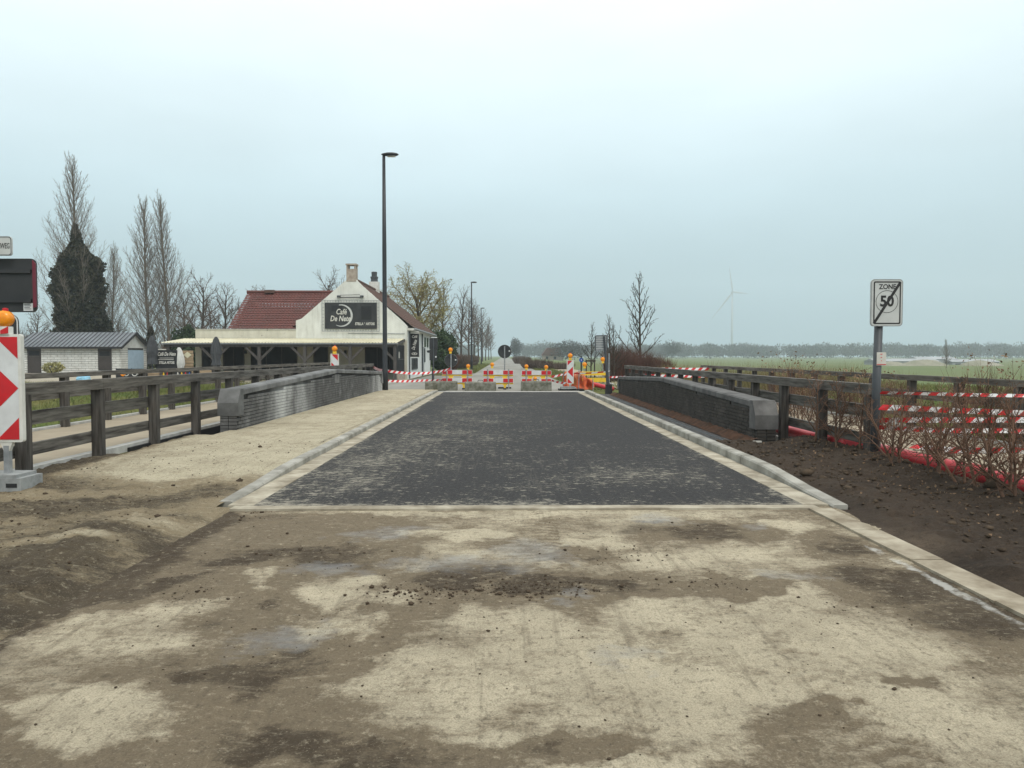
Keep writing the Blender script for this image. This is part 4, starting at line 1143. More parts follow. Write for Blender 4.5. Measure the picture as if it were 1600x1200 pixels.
for i, px in enumerate((258, 264, 272, 280, 286, 292, 298)):
    MB().prism([(gx(px, Y) - 0.05, 0.2), (gx(px, Y) + 0.05, 0.2), (gx(px, Y) + 0.05, 0.42), (gx(px, Y) + 0.02, 0.56), (gx(px, Y) - 0.02, 0.56), (gx(px, Y) - 0.05, 0.42)], Y - 0.006, Y - 0.002, 'y').build('bottle_print', (M['yellow'], M['red_refl'], M['blue'], M['white_plastic'])[i % 4], dn)
# blue bag: lumpy heap
m = MB(); rb = random.Random(2)
cx, cy = gx(134, 46), 46
rings = [(0.36, 0.0), (0.42, 0.12), (0.38, 0.26), (0.24, 0.38), (0.05, 0.44)]
for i in range(len(rings)):
    for k in range(12):
        r = rings[i][0] * rb.uniform(0.8, 1.15); an = 2 * math.pi * k / 12
        m.v.append((cx + r * math.cos(an), cy + 0.7 * r * math.sin(an), max(0, rings[i][1] + rb.uniform(-0.04, 0.04)) - 0.02))
for i in range(len(rings) - 1):
    for k in range(12):
        m.f.append((i * 12 + k, i * 12 + (k + 1) % 12, (i + 1) * 12 + (k + 1) % 12, (i + 1) * 12 + k)); m.m.append(0)
m.f.append(tuple(48 + k for k in range(12))); m.m.append(0)
tag(m.build('plastic_bag', M['blue_bag'], origin=(cx, cy, 0)), 'crumpled blue plastic bag lying in the yard', 'bag')

# ================================================================== SHED
SY, SX0, SX1 = 68.0, -42.6, -33.8
shed = empty('shed', (-38.2, SY, 0), 'low white block shed with dark grey metal roof', 'shed')
MB().lohi((SX0 + 0.03, SY + 0.03, -0.1), (SX1 - 0.03, SY + 5 - 0.03, 2.36)).build('wall', M['dark_joint'], shed)
MB().prism([(SY + 0.03, 2.36), (SY + 4.97, 2.36), (SY + 2.5, 3.52)], SX1 - 0.25, SX1 - 0.02, 'x').build('gable', M['shed_block'], shed)
MB().prism([(SY + 0.03, 2.36), (SY + 4.97, 2.36), (SY + 2.5, 3.52)], SX0 + 0.02, SX0 + 0.25, 'x').build('gable', M['shed_block'], shed)
me = MB().box((0, 0, 0), (0.588, 0.06, 0.188)).mesh('block', M['shed_block'])
openings = ((gx(48, SY), gx(69, SY), -1, 2.08), (gx(157, SY), gx(178, SY), 0.3, 2.05))
def course(start, end, z, off, gaps):
    """block spans of one course, cut at the openings"""
    spans, x = [], start - off
    cuts = sorted([(p, q) for p, q, c, d in gaps if z + 0.09 > c and z - 0.09 < d])
    while x < end:
        seg = [(max(x, start), min(x + 0.6, end))]
        for p, q in cuts:
            nseg = []
            for a, b in seg:
                if b <= p or a >= q: nseg.append((a, b)); continue
                if a < p: nseg.append((a, p))
                if b > q: nseg.append((q, b))
            seg = nseg
        spans += [g for g in seg if g[1] - g[0] > 0.05]
        x += 0.6
    return spans
for r in range(12):
    z = 0.1 + r * 0.2
    for side, spans in ((0, course(SX0, SX1, z, 0.3 * (r % 2), openings)), (1, course(SY + 0.06, SY + 5, z, 0.3 * (1 - r % 2), ((69.35, 72.35, -1, 2.05),)))):
        for a, b_ in spans:
            o = bpy.data.objects.new('block', me)
            COL.objects.link(o); o.parent = shed
            o.scale = ((b_ - a - 0.03) / 0.588, 1, 0.92)
            o.location = (Vector(((a + b_) / 2, SY + 0.025, z)) if side == 0 else Vector((SX1 - 0.025, (a + b_) / 2, z))) - origin_of(shed)
            if side: o.rotation_euler = (0, 0, R(90))
for (p, q, c, d), nm in zip(openings, ('door', 'louvre_window')):
    fr = MB().lohi((p, SY - 0.02, max(c, 0)), (q, SY + 0.06, d)).build(nm, M['brown_frame'], shed)
    MB().lohi((p + 0.15, SY - 0.04, d - 0.55), (q - 0.15, SY - 0.022, d - 0.15)).build('pane', M['glass'], fr)
    MB().lohi((p + 0.02, SY - 0.05, d - 0.66), (q - 0.02, SY - 0.022, d - 0.60)).build('crossbar', M['veranda_wood'], fr)
bdoor = MB().lohi((SX1 - 0.06, 69.4, 0), (SX1 + 0.03, 72.3, 2.02)).build('door', M['light_blue'], shed)
m = MB()
for s, (ya, za, yb, zb) in enumerate(((SY - 0.35, 2.26, SY + 2.5, 3.64), (SY + 5.35, 2.26, SY + 2.5, 3.64))):
    m.face([(SX0 - 0.3, ya, za), (SX1 + 0.3, ya, za), (SX1 + 0.3, yb, zb), (SX0 - 0.3, yb, zb)] if s == 0 else [(SX1 + 0.3, ya, za), (SX0 - 0.3, ya, za), (SX0 - 0.3, yb, zb), (SX1 + 0.3, yb, zb)])
ro = m.build('roof', M['metal_roof'], shed)
n = 24
for k in range(n + 1):
    x = SX0 - 0.28 + (SX1 - SX0 + 0.56) * k / n
    MB().prism([(SY - 0.35, 2.262), (SY + 2.5, 3.642), (SY + 2.5, 3.70), (SY - 0.35, 2.32)], x - 0.02, x + 0.02, 'x').build('seam', M['dark_metal'], ro)
MB().lohi((SX0 - 0.3, SY - 0.42, 2.12), (SX1 + 0.3, SY - 0.34, 2.30)).build('eave_board', M['black'], ro)
for y0, y1, z0, z1 in ((SY - 0.35, SY + 2.5, 2.26, 3.64), (SY + 5.35, SY + 2.5, 2.26, 3.64)):
    MB().prism([(y0, z0 - 0.16), (y1, z1 - 0.16), (y1, z1 + 0.03), (y0, z0 + 0.03)] if y0 < y1 else [(y1, z1 - 0.16), (y0, z0 - 0.16), (y0, z0 + 0.03), (y1, z1 + 0.03)], SX1 + 0.27, SX1 + 0.33, 'x').build('verge_board', M['black'], ro)
# ================================================================== STREET LAMPS
def street_lamp(x, Y, h, label):
    t = empty('street_lamp', (x, Y, 0), label, 'street lamp', 'street lamps along the road')
    MB().lathe((x, Y, 0), [(0.125, -0.1), (0.125, 0.9), (0.10, 1.0), (0.09, h * 0.6), (0.065, h - 0.12)], 12).build('pole', M['black_metal'], t, smooth=True)
    MB().lathe((x, Y, -0.05), [(0.17, 0), (0.17, 0.06), (0.12, 0.08)], 12).build('base_plate', M['black_metal'], t)
    m = MB(); n = 14
    prof = [(-0.10, 0.06, 0.02), (0.0, 0.10, 0.06), (0.16, 0.15, 0.085), (0.36, 0.17, 0.085), (0.54, 0.12, 0.06), (0.62, 0.03, 0.02)]
    for dx, w_, hh in prof:
        for k in range(n):
            a = 2 * math.pi * k / n
            m.v.append((x + dx, Y + w_ * math.cos(a), h - 0.06 + hh * math.sin(a) * (1.0 if math.sin(a) > 0 else 0.9)))
    for i in range(len(prof) - 1):
        for k in range(n):
            m.f.append((i * n + k, i * n + (k + 1) % n, (i + 1) * n + (k + 1) % n, (i + 1) * n + k)); m.m.append(0)
    m.f.append(tuple(reversed(range(n)))); m.m.append(0)
    m.f.append(tuple((len(prof) - 1) * n + k for k in range(n))); m.m.append(0)
    hd = m.build('lamp_head', M['black_metal'], t, smooth=True)
    MB().box((x + 0.32, Y, h - 0.142), (0.34, 0.2, 0.012)).build('lens', M['white_plastic'], hd)
    return t
street_lamp(gx(602, 32.6), 32.6, 10.0, 'tall black street lamp at the end of the limed parapet')
street_lamp(gx(737, 87), 87, 9.85, 'black street lamp farther on, past the cafe')
street_lamp(gx(752, 134), 134, 9.85, 'small distant street lamp, farthest of the row')

# ================================================================== SIGNS
def rrect(x0, x1, z0, z1, r, n=5):
    p = []
    for cx, cz, a0 in ((x1 - r, z0 + r, -90), (x1 - r, z1 - r, 0), (x0 + r, z1 - r, 90), (x0 + r, z0 + r, 180)):
        for k in range(n + 1):
            a = R(a0 + 90 * k / n)
            p.append((cx + r * math.cos(a), cz + r * math.sin(a)))
    return p
def ring(m, outer, inner, y, mi=0):
    n = len(outer)
    for k in range(n):
        j = (k + 1) % n
        m.face([(outer[k][0], y, outer[k][1]), (outer[j][0], y, outer[j][1]), (inner[j][0], y, inner[j][1]), (inner[k][0], y, inner[k][1])], mi)

# zone 50 sign on its thick dark post
Y = 10.45; x = gx(1374, Y)
zs = empty('zone_sign', (x, Y, 0.05), 'pale end of zone 50 sign on dark post beside the hedge', 'road sign')
MB().tube([(x - 0.035, Y, -0.1), (x + 0.005, Y, 2.0)], 0.055, 14).build('post', M['dark_metal'], zs, smooth=True)
X0, X1, Z0, Z1 = gx(1357.5, Y), gx(1407.5, Y), gz(510, Y), gz(437, Y)
pn = MB().prism(rrect(X0, X1, Z0, Z1, 0.05), Y - 0.075, Y - 0.05, 'y').build('sign_panel', M['sign_grey'], zs)
m = MB(); yf = Y - 0.0775
ring(m, rrect(X0 + 0.002, X1 - 0.002, Z0 + 0.002, Z1 - 0.002, 0.048), rrect(X0 + 0.010, X1 - 0.010, Z0 + 0.010, Z1 - 0.010, 0.042), yf)
m.build('panel_rim', M['grey_metal'], pn)
m = MB()
ring(m, rrect(X0 + 0.035, X1 - 0.03, Z0 + 0.03, Z1 - 0.03, 0.02), rrect(X0 + 0.052, X1 - 0.047, Z0 + 0.047, Z1 - 0.047, 0.012), yf)
m.build('border_print', M['black'], pn)
cx, cz = (X0 + X1) / 2 - 0.0, (Z0 + Z1) / 2 + 0.015
m = MB(); c_ = lambda r: [(cx + r * math.cos(2 * math.pi * k / 40), cz + r * math.sin(2 * math.pi * k / 40)) for k in range(40)]
ring(m, c_(0.152), c_(0.146), yf)
m.build('circle_print', M['black'], pn)
text_part('zone_lettering', 'ZONE', 0.092, M['black'], pn, (cx + 0.005, yf, Z1 - 0.105), bold=0.002, extrude=0.0004, sx=0.92)
text_part('number', '50', 0.20, M['black'], pn, (cx, yf, cz), bold=0.006, extrude=0.0004, sx=0.95)
m = MB(); w_ = 0.018
a, b_ = Vector((X0 + 0.045, 0, Z0 + 0.04)), Vector((X1 - 0.038, 0, Z1 - 0.04))
d = (b_ - a).normalized(); nn = Vector((-d.z, 0, d.x)) * w_
m.face([(a - nn + Vector((0, yf - 0.0015, 0))), (b_ - nn + Vector((0, yf - 0.0015, 0))), (b_ + nn + Vector((0, yf - 0.0015, 0))), (a + nn + Vector((0, yf - 0.0015, 0)))][::-1])
m.build('diagonal_bar', M['black'], pn)
for z in (Z0 + 0.12, Z1 - 0.12): MB().box((x, Y - 0.03, z), (0.16, 0.06, 0.04)).build('clamp', M['grey_metal'], zs)
nx0, nx1, nz0, nz1 = gx(1369, Y), gx(1383.5, Y), gz(571, Y), gz(550.5, Y)
nt_ = MB().lohi((nx0, Y - 0.064, nz0), (nx1, Y - 0.058, nz1)).build('notice', M['white_plastic'], zs)
m = MB()
for k, (dx, w_) in enumerate(((0.06, 0.03), (0.06, 0.02), (0.062, 0.012))):
    m.lohi((nx0 + dx - w_ / 2, Y - 0.067, nz1 - 0.03 - k * 0.045), (nx0 + dx + w_ / 2, Y - 0.0655, nz1 - 0.02 - k * 0.045))
m.lohi((nx0, Y - 0.067, nz0 + 0.008), (nx1, Y - 0.0655, nz0 + 0.018))
m.build('notice_print', M['red_refl'], nt_)

# dark back of a large road sign at the left edge, street name above
Y = 9.0; x = -6.02
ls = empty('sign_post', (x, Y, 0), 'post with dark sign backs and street name plate at the left edge', 'road sign')
MB().tube([(x, Y, -0.1), (x, Y, 2.95)], 0.038, 12).build('post', M['grey_metal'], ls, smooth=True)
M['maroon'] = simple('maroon_sign_edge', (0.16, 0.02, 0.035), (0.12, 0.016, 0.03), 3, 0.45, 0)
X1 = gx(60, Y); X0 = X1 - 1.05; Z0, Z1 = gz(488, Y), gz(405, Y)
pb = MB().prism(rrect(X0, X1, Z0, Z1, 0.06), Y + 0.05, Y + 0.075, 'y').build('large_sign_back', M['sign_back'], ls)
MB().prism([(X1 - 0.03, Z0 + 0.05), (X1 + 0.004, Z0 + 0.06), (X1 + 0.004, Z1 - 0.06), (X1 - 0.03, Z1 - 0.02)], Y + 0.03, Y + 0.049, 'y').build('folded_edge', M['maroon'], pb)
for z in (Z0 + 0.13, Z1 - 0.15): MB().lohi((X0 + 0.02, Y + 0.02, z - 0.02), (X1 - 0.05, Y + 0.049, z + 0.02)).build('stiffener', M['sign_back'], pb)
MB().lohi((gx(40, Y), Y + 0.044, gz(486, Y)), (gx(54.5, Y), Y + 0.0485, gz(474, Y))).build('sticker', M['white_refl'], pb)
m = MB()
for k in range(4): m.lohi((gx(41.5, Y), Y + 0.0415, gz(483.5 - 2.4 * k, Y)), (gx(52 - (k % 2) * 2, Y), Y + 0.0435, gz(482.6 - 2.4 * k, Y)))
m.build('sticker_print', M['dark_metal'], pb)
X1 = gx(20, Y) + 0.10; X0 = X1 - 0.95; Z0, Z1 = gz(402.5, Y), gz(373, Y)
sn = MB().prism(rrect(X0, X1, Z0, Z1, 0.035), Y - 0.065, Y - 0.045, 'y').build('street_name_plate', M['sign_grey'], ls)
m = MB(); ring(m, rrect(X0 + 0.004, X1 - 0.004, Z0 + 0.004, Z1 - 0.004, 0.033), rrect(X0 + 0.012, X1 - 0.012, Z0 + 0.012, Z1 - 0.012, 0.027), Y - 0.067)
m.build('plate_rim', M['dark_metal'], sn)
text_part('lettering', 'NWEG', 0.088, M['black'], sn, (X1 - 0.022, Y - 0.067, (Z0 + Z1) / 2 - 0.002), bold=0.001, extrude=0.0004, sx=0.52, align='RIGHT')
X1 = gx(28, Y); Z1 = gz(491, Y)
sm = MB().prism(rrect(X1 - 0.42, X1, Z1 - 0.42, Z1, 0.09), Y + 0.08, Y + 0.10, 'y').build('small_sign_back', M['sign_back'], ls)
m = MB(); ring(m, rrect(X1 - 0.42, X1, Z1 - 0.42, Z1, 0.09), rrect(X1 - 0.405, X1 - 0.015, Z1 - 0.405, Z1 - 0.015, 0.078), Y + 0.077)
m.build('white_rim', M['white_refl'], sm)

# ---- warning beacons
def lamp_unit(x, y, z, parent, r=0.095, two=True, sx=1.0):
    o = MB().lathe((x, y - 0.055, z), [(r * 0.55, 0), (r, 0.02), (r * 1.02, 0.05), (r, 0.09), (r * 0.55, 0.11)], 16, 'y').build('warning_lamp', M['amber'], parent, smooth=True)
    m = MB().box((x, y, z - r - 0.035), (0.11, 0.09, 0.09))
    m.build('lamp_housing', M['yellow'], o)
    return o
def beacon(x, y, w_, h, z0, flip, label, lamp_r=0.10, zfoot=0.0, housing=True):
    """panel faces the camera; chevrons point right unless flipped"""
    t = empty('warning_beacon', (x, y, zfoot), label, 'beacon', 'red and white warning beacons')
    pn = MB().prism(rrect(x - w_ / 2, x + w_ / 2, z0, z0 + h, 0.025, 3), y - 0.03, y + 0.03, 'y').build('panel', M['white_plastic'], t)
    iw, ih = w_ - 0.07, h - 0.06
    xr, zc = (x + iw / 2, z0 + h / 2) if not flip else (x - iw / 2, z0 + h / 2)
    s = -1 if not flip else 1
    MB().lohi((x - iw / 2, y - 0.033, z0 + 0.03), (x + iw / 2, y - 0.0305, z0 + h - 0.03)).build('reflective_face', M['white_refl'], pn)
    yf = y - 0.036
    k = ih / 1.12
    tri = [[(0, 0), (iw, iw * 0.98), (iw, -iw * 0.98)], [(0, 0.32 * k), (0, ih / 2), (min(ih / 2 - 0.32 * k, iw), ih / 2)], [(0, -0.32 * k), (0, -ih / 2), (min(ih / 2 - 0.32 * k, iw), -ih / 2)]]
    for tp in tri:
        m = MB(); q = [(xr + s * u, yf, zc + v) for u, v in tp]
        nrm = (Vector(q[1]) - Vector(q[0])).cross(Vector(q[2]) - Vector(q[0]))
        m.face(q if nrm.y < 0 else q[::-1])
        m.build('red_stripe', M['red_refl'], pn)
    MB().prism([(x - 0.07, z0), (x - 0.03, z0 - 0.10), (x + 0.03, z0 - 0.10), (x + 0.07, z0)], y - 0.025, y + 0.025, 'y').build('tip', M['white_plastic'], t)
    MB().box((x, y, (zfoot + z0 - 0.06) / 2 + 0.04), (0.06, 0.06, z0 - 0.06 - zfoot - 0.04)).build('stem', M['grey_metal'], t)
    ft = MB()
    ft.lohi((x - 0.42, y - 0.2, zfoot - 0.005), (x + 0.26, y + 0.2, zfoot + 0.14))
    fo = ft.build('foot', M['foot'], t)
    MB().lohi((x - 0.42, y - 0.19, zfoot + 0.14), (x + 0.20, y + 0.19, zfoot + 0.175)).build('foot_top', M['foot'], fo)
    MB().lohi((x + 0.10, y - 0.204, zfoot + 0.04), (x + 0.22, y - 0.1995, zfoot + 0.085)).build('handle_recess', M['black'], fo)
    MB().lohi((x - 0.30, y - 0.204, zfoot - 0.004), (x - 0.05, y - 0.1995, zfoot + 0.04)).build('handle_recess', M['black'], fo)
    br = MB().box((x, y, z0 + h + 0.04), (0.13, 0.09, 0.09)).build('lamp_bracket', M['white_plastic'] if housing else M['yellow'], t)
    if housing: MB().prism([(x - 0.02, z0 + h + 0.0), (x + 0.067, z0 + h + 0.01), (x + 0.067, z0 + h + 0.085), (x - 0.02, z0 + h + 0.04)], y - 0.052, y - 0.046, 'y').build('bracket_stripe', M['red_refl'], br)
    lo = MB().lathe((x, y - 0.06, z0 + h + 0.085 + lamp_r), [(lamp_r * 0.6, 0), (lamp_r, 0.025), (lamp_r * 1.03, 0.06), (lamp_r, 0.10), (lamp_r * 0.6, 0.12)], 20, 'y').build('warning_lamp', M['amber'], t, smooth=True)
    MB().lathe((x + 0.01, y, z0 + h + 0.08 + lamp_r * 2), [(0.03, 0), (0.03, 0.03), (0.012, 0.035)], 8).build('lamp_key', M['red_refl'], lo)
    return t
beacon(-5.545, 8.6, 0.38, 1.20, 0.54, False, 'large red and white chevron beacon at the left frame edge', 0.088, 0.02)
beacon(gx(523.8, 29), 29, 0.31, 1.12, 0.46, False, 'small red and white beacon standing behind the limed parapet', 0.10, 0.0, False)
beacon(gx(891, 33.2), 33.2, 0.30, 1.02, 0.30, True, 'red and white beacon with left pointing stripes beside the orange netting', 0.10, 0.0, False)

# ---- concrete blocks
def block(pa, pb, Y, h, label, seed):
    x0, x1 = gx(pa, Y), gx(pb, Y)
    rb = random.Random(seed)
    m = MB(); n = 8
    for i in range(n + 1):
        x = x0 + (x1 - x0) * i / n
        for (y, z) in ((Y - 0.3, 0.0), (Y + 0.3, 0.0), (Y + 0.29, h - 0.05), (Y + 0.24, h), (Y - 0.24, h), (Y - 0.29, h - 0.05)):
            m.v.append((x + rb.uniform(-0.012, 0.012), y + rb.uniform(-0.012, 0.012), z + (rb.uniform(-0.02, 0.012) if z > 0 else -0.01)))
    for i in range(n):
        for k in range(6):
            m.f.append((i * 6 + k, i * 6 + (k + 1) % 6, (i + 1) * 6 + (k + 1) % 6, (i + 1) * 6 + k)); m.m.append(0)
    m.f.append(tuple(reversed(range(6)))); m.f.append(tuple(n * 6 + k for k in range(6))); m.m += [0, 0]
    t = m.build('concrete_block', M['block'], origin=((x0 + x1) / 2, Y, 0))
    MB().tube([((x0 + x1) / 2 - 0.12, Y, h - 0.02), ((x0 + x1) / 2 - 0.1, Y, h + 0.07), ((x0 + x1) / 2 + 0.1, Y, h + 0.07), ((x0 + x1) / 2 + 0.12, Y, h - 0.02)], 0.014, 6).build('lifting_loop', M['dark_metal'], t)
    return tag(t, label, 'concrete block', 'concrete blocks closing the road')
block(665.5, 714.5, 33.4, 0.40, 'leftmost mossy concrete block, in front of the left barrier', 1)
block(726.5, 775, 33.1, 0.38, 'middle mossy concrete block between the left and centre barriers', 2)
block(814, 861.5, 32.9, 0.42, 'rightmost dark concrete block under the right barrier', 3)

# ---- red, white and yellow road barriers
def barrier(pa, pb, Y, z1, label, lamps=(), low_lamp=None, poles=(0.15, 0.85)):
    x0, x1 = gx(pa, Y), gx(pb, Y); L = x1 - x0
    t = empty('road_barrier', ((x0 + x1) / 2, Y, 0), label, 'barrier', 'striped barriers across the far road')
    for zt in (z1, z1 - 0.36):
        b_ = MB().lohi((x0, Y - 0.02, zt - 0.20), (x1, Y + 0.02, zt)).build('striped_board', M['white_refl'], t)
        for a, c in ((0.01, 0.15), (0.18, 0.335), (0.665, 0.82), (0.865, 0.99)):
            MB().lohi((x0 + L * a, Y - 0.024, zt - 0.185), (x0 + L * c, Y - 0.0205, zt - 0.015)).build('red_field', M['red_refl'], b_)
        MB().lohi((x0, Y + 0.02, zt - 0.27), (x1, Y + 0.06, zt - 0.17)).build('yellow_edge', M['yellow'], t)
    for u in (0.29, 0.72):
        MB().lohi((x0 + L * (u - 0.075), Y + 0.022, z1 - 0.66), (x0 + L * (u + 0.075), Y + 0.075, z1 - 0.10)).build('yellow_upright', M['yellow'], t)
        MB().prism([(x0 + L * (u - 0.05), z1 - 0.62), (x0 + L * (u - 0.025), 0.03), (x0 + L * (u + 0.025), 0.03), (x0 + L * (u + 0.05), z1 - 0.62)], Y + 0.025, Y + 0.07, 'y').build('leg', M['yellow'], t)
        MB().lohi((x0 + L * (u - 0.05), Y - 0.28, 0.0), (x0 + L * (u + 0.05), Y + 0.36, 0.06)).build('foot', M['black'], t)
    for u in poles:
        MB().tube([(x0 + L * u, Y - 0.045, 0.0), (x0 + L * u, Y - 0.045, z1 + 0.06)], 0.022, 8).build('support_pole', M['grey_metal'], t)
    for px, py in lamps: lamp_unit(gx(px, Y), Y, gz(py, Y), t, 0.088)
    if low_lamp: lamp_unit(gx(low_lamp[0], Y), Y - 0.06, gz(low_lamp[1], Y), t, 0.085)
    return t
barrier(691, 738, 34.4, gz(578, 34.4), 'left striped barrier with one amber lamp at its right end', ((731.5, 572),))
barrier(755, 802, 34.3, gz(578.5, 34.3), 'middle striped barrier in front of the round sign back', ((769, 569.5),))
barrier(815, 861.5, 34.1, gz(579, 34.1), 'right striped barrier with three amber lamps', ((822.5, 572.5), (853.5, 573.5)), (836, 591.5))

def round_sign(px, py, r, Y, label, lamp=None, base=0.0):
    x, z = gx(px, Y), gz(py, Y)
    t = empty('round_sign', (x, Y, base), label, 'road sign', 'round sign backs on the closed road')
    MB().tube([(x, Y, base - 0.05), (x, Y, z + r * 0.8 if lamp is None else gz(lamp, Y) - 0.09)], 0.03, 8).build('post', M['grey_metal'], t)
    d_ = MB().lathe((x, Y + 0.04, z), [(r, 0), (r, 0.025)], 28, 'y').build('sign_disc', M['sign_back'], t)
    MB().lathe((x, Y + 0.066, z), [(r * 1.035, 0), (r * 1.035, 0.008)], 28, 'y').build('disc_rim', M['grey_metal'], d_)
    MB().box((x, Y + 0.02, z + r * 0.55), (r * 1.3, 0.03, 0.03)).build('clamp_rail', M['sign_back'], d_)
    MB().box((x + r * 0.72, Y + 0.036, z + r * 0.08), (0.07, 0.004, 0.05)).build('sticker', M['white_refl'], d_)
    MB().box((x, Y, base + 0.03), (0.6, 0.35, 0.08)).build('foot', M['black'], t)
    if lamp is not None: lamp_unit(x - 0.02, Y, gz(lamp, Y), t, 0.10)
    return t
round_sign(788.5, 549.3, 0.305, 35.2, 'black round sign back on post in the middle of the road')
round_sign(704.8, 563.2, 0.30, 36.2, 'black round sign back with amber lamp on top near the cafe', lamp=546.5)

# rectangular sign backs next to the cafe
Y = 40.0; x = gx(677.5, Y)
t = empty('traffic_sign', (x, Y, 0), 'tall dark rectangular sign backs on a post beside the cafe wall', 'road sign')
MB().tube([(x, Y, -0.05), (x, Y, gz(528, Y))], 0.035, 8).build('post', M['dark_metal'], t)
MB().lohi((gx(671, Y), Y + 0.05, gz(545.5, Y)), (gx(684, Y), Y + 0.08, gz(529, Y))).build('upper_panel', M['sign_back'], t)
MB().lohi((gx(671, Y), Y + 0.05, gz(563, Y)), (gx(683, Y), Y + 0.08, gz(546, Y))).build('lower_panel', M['sign_back'], t)
MB().lohi((gx(673.5, Y), Y + 0.03, gz(528, Y)), (gx(683, Y), Y + 0.06, gz(526.5, Y))).build('top_plate', M['white_refl'], t)
MB().box((gx(681, Y), Y + 0.045, gz(557.5, Y)), (0.08, 0.004, 0.08)).build('sticker', M['white_refl'], t)
# leaning pale sign back on the right
Y = 31.9
xb, xt = gx(951.5, Y), gx(944, Y)
t = empty('leaning_sign', (xb, Y, 0), 'pale ribbed sign back on a leaning dark post near the netting', 'road sign')
MB().tube([(xb, Y, -0.15), (xt, Y, gz(526, Y))], [0.075, 0.04], 10).build('post', M['dark_metal'], t)
MB().lathe((xb, Y, -0.1), [(0.16, 0), (0.14, 0.4), (0.07, 0.45)], 10).build('post_base', M['black'], t)
px_ = [(gx(931, Y), gz(548.5, Y)), (gx(948.5, Y), gz(546.5, Y)), (gx(950, Y), gz(525, Y)), (gx(948.5, Y), gz(523.2, Y)), (gx(931, Y), gz(524, Y)), (gx(929.5, Y), gz(526, Y)), (gx(929.8, Y), gz(546.5, Y))]
pn = MB().prism(px_, Y + 0.06, Y + 0.085, 'y').build('sign_panel', M['grey_metal'], t)
m = MB()
for k in range(6): m.lohi((gx(931.5, Y), Y + 0.045, gz(545 - k * 3.6, Y)), (gx(947.5, Y), Y + 0.0595, gz(544 - k * 3.6, Y)))
m.build('ribs', M['sign_grey'], pn)
m = MB(); 
m.lohi((gx(930, Y), Y + 0.045, gz(548, Y)), (gx(931.2, Y), Y + 0.058, gz(525, Y))); m.lohi((gx(948, Y), Y + 0.045, gz(546, Y)), (gx(949.2, Y), Y + 0.058, gz(525, Y))); m.lohi((gx(931.3, Y), Y + 0.045, gz(525.2, Y)), (gx(948, Y), Y + 0.058, gz(524.1, Y)))
m.build('panel_edge', M['dark_metal'], pn)
MB().tube([(gx(953.8, Y) , Y + 0.4, -0.1), (gx(953.6, Y), Y + 0.4, gz(552, Y))], 0.035, 8).build('second_post', M['grey_metal'], t)
# blue round sign
Y = 52; x = gx(908.3, Y)
t = empty('blue_sign', (x, Y, 0), 'small round blue sign on a dark post beyond the netting', 'road sign')
MB().tube([(x, Y, -0.1), (x, Y, gz(556, Y))], 0.05, 8).build('post', M['black_metal'], t)
d_ = MB().lathe((x, Y - 0.09, gz(562.5, Y)), [(0.15, 0), (0.15, 0.03)], 22, 'y').build('sign_disc', M['blue'], t)
MB().prism([(x - 0.02, gz(562.5, Y) - 0.06), (x + 0.03, gz(562.5, Y) - 0.02), (x + 0.03, gz(562.5, Y) + 0.06), (x - 0.02, gz(562.5, Y) + 0.03)], Y - 0.096, Y - 0.091, 'y').build('white_symbol', M['white_refl'], d_)

# yellow barrier seen end on, amber lamps on stakes
Y = 37.0
x0, x1 = gx(907, Y), gx(949, Y)
t = empty('yellow_barrier', ((x0 + x1) / 2, Y, 0), 'yellow plastic barrier with two boards behind the leaning sign', 'barrier')
for za, zb in ((gz(586.5, Y), gz(580.5, Y)), (gz(597, Y), gz(590.5, Y))): MB().lohi((x0, Y - 0.02, za), (x1, Y + 0.02, zb)).build('board', M['yellow'], t)
for u in (0.12, 0.86): MB().lohi((x0 + (x1 - x0) * u - 0.03, Y + 0.02, -0.05), (x0 + (x1 - x0) * u + 0.03, Y + 0.06, gz(580, Y))).build('leg', M['grey_metal'], t)
for px, py, Yl, nm in ((913.5, 569.5, 38.0, 'left of the staked sapling'), (942, 561.5, 37.8, 'right of the staked sapling')):
    x = gx(px, Yl)
    t = empty('lamp_stake', (x, Yl, 0), 'amber warning lamp on a thin stake ' + nm, 'warning lamp', 'amber lamps on stakes')
    MB().tube([(x, Yl, -0.1), (x, Yl, gz(py, Yl) - 0.1)], 0.022, 7).build('stake', M['grey_metal'], t)
    lamp_unit(x, Yl, gz(py, Yl), t, 0.11)

# orange netting: crumpled mesh fence
Y = 33.9
t = empty('orange_netting', (gx(900, Y), Y, 0), 'crumpled orange plastic netting behind the striped beacon', 'netting')
m = MB()
def net(u, v):
    x = gx(880, Y) + u * (gx(928, Y) - gx(880, Y))
    yy = Y + 0.22 * math.sin(u * 9) + 0.10 * math.sin(u * 23 + v * 4)
    top = 0.74 - 0.42 * max(0, u - 0.55) / 0.45 + 0.05 * math.sin(u * 15)
    return Vector((x + 0.03 * math.sin(v * 7 + u * 11), yy + 0.08 * math.sin(v * 5), 0.02 + v * top))
NU, NV = 34, 14
for j in range(NV + 1):
    for i in range(NU):
        a, b_ = net(i / NU, j / NV), net((i + 1) / NU, j / NV); h = Vector((0, 0, 0.011))
        m.face([a - h, b_ - h, b_ + h, a + h])
for i in range(NU + 1):
    for j in range(NV):
        a, b_ = net(i / NU, j / NV), net(i / NU, (j + 1) / NV); h = Vector((0.011, 0, 0))
        m.face([a - h, a + h, b_ + h, b_ - h])
m.build('mesh', M['orange_net'], t)
m = MB()
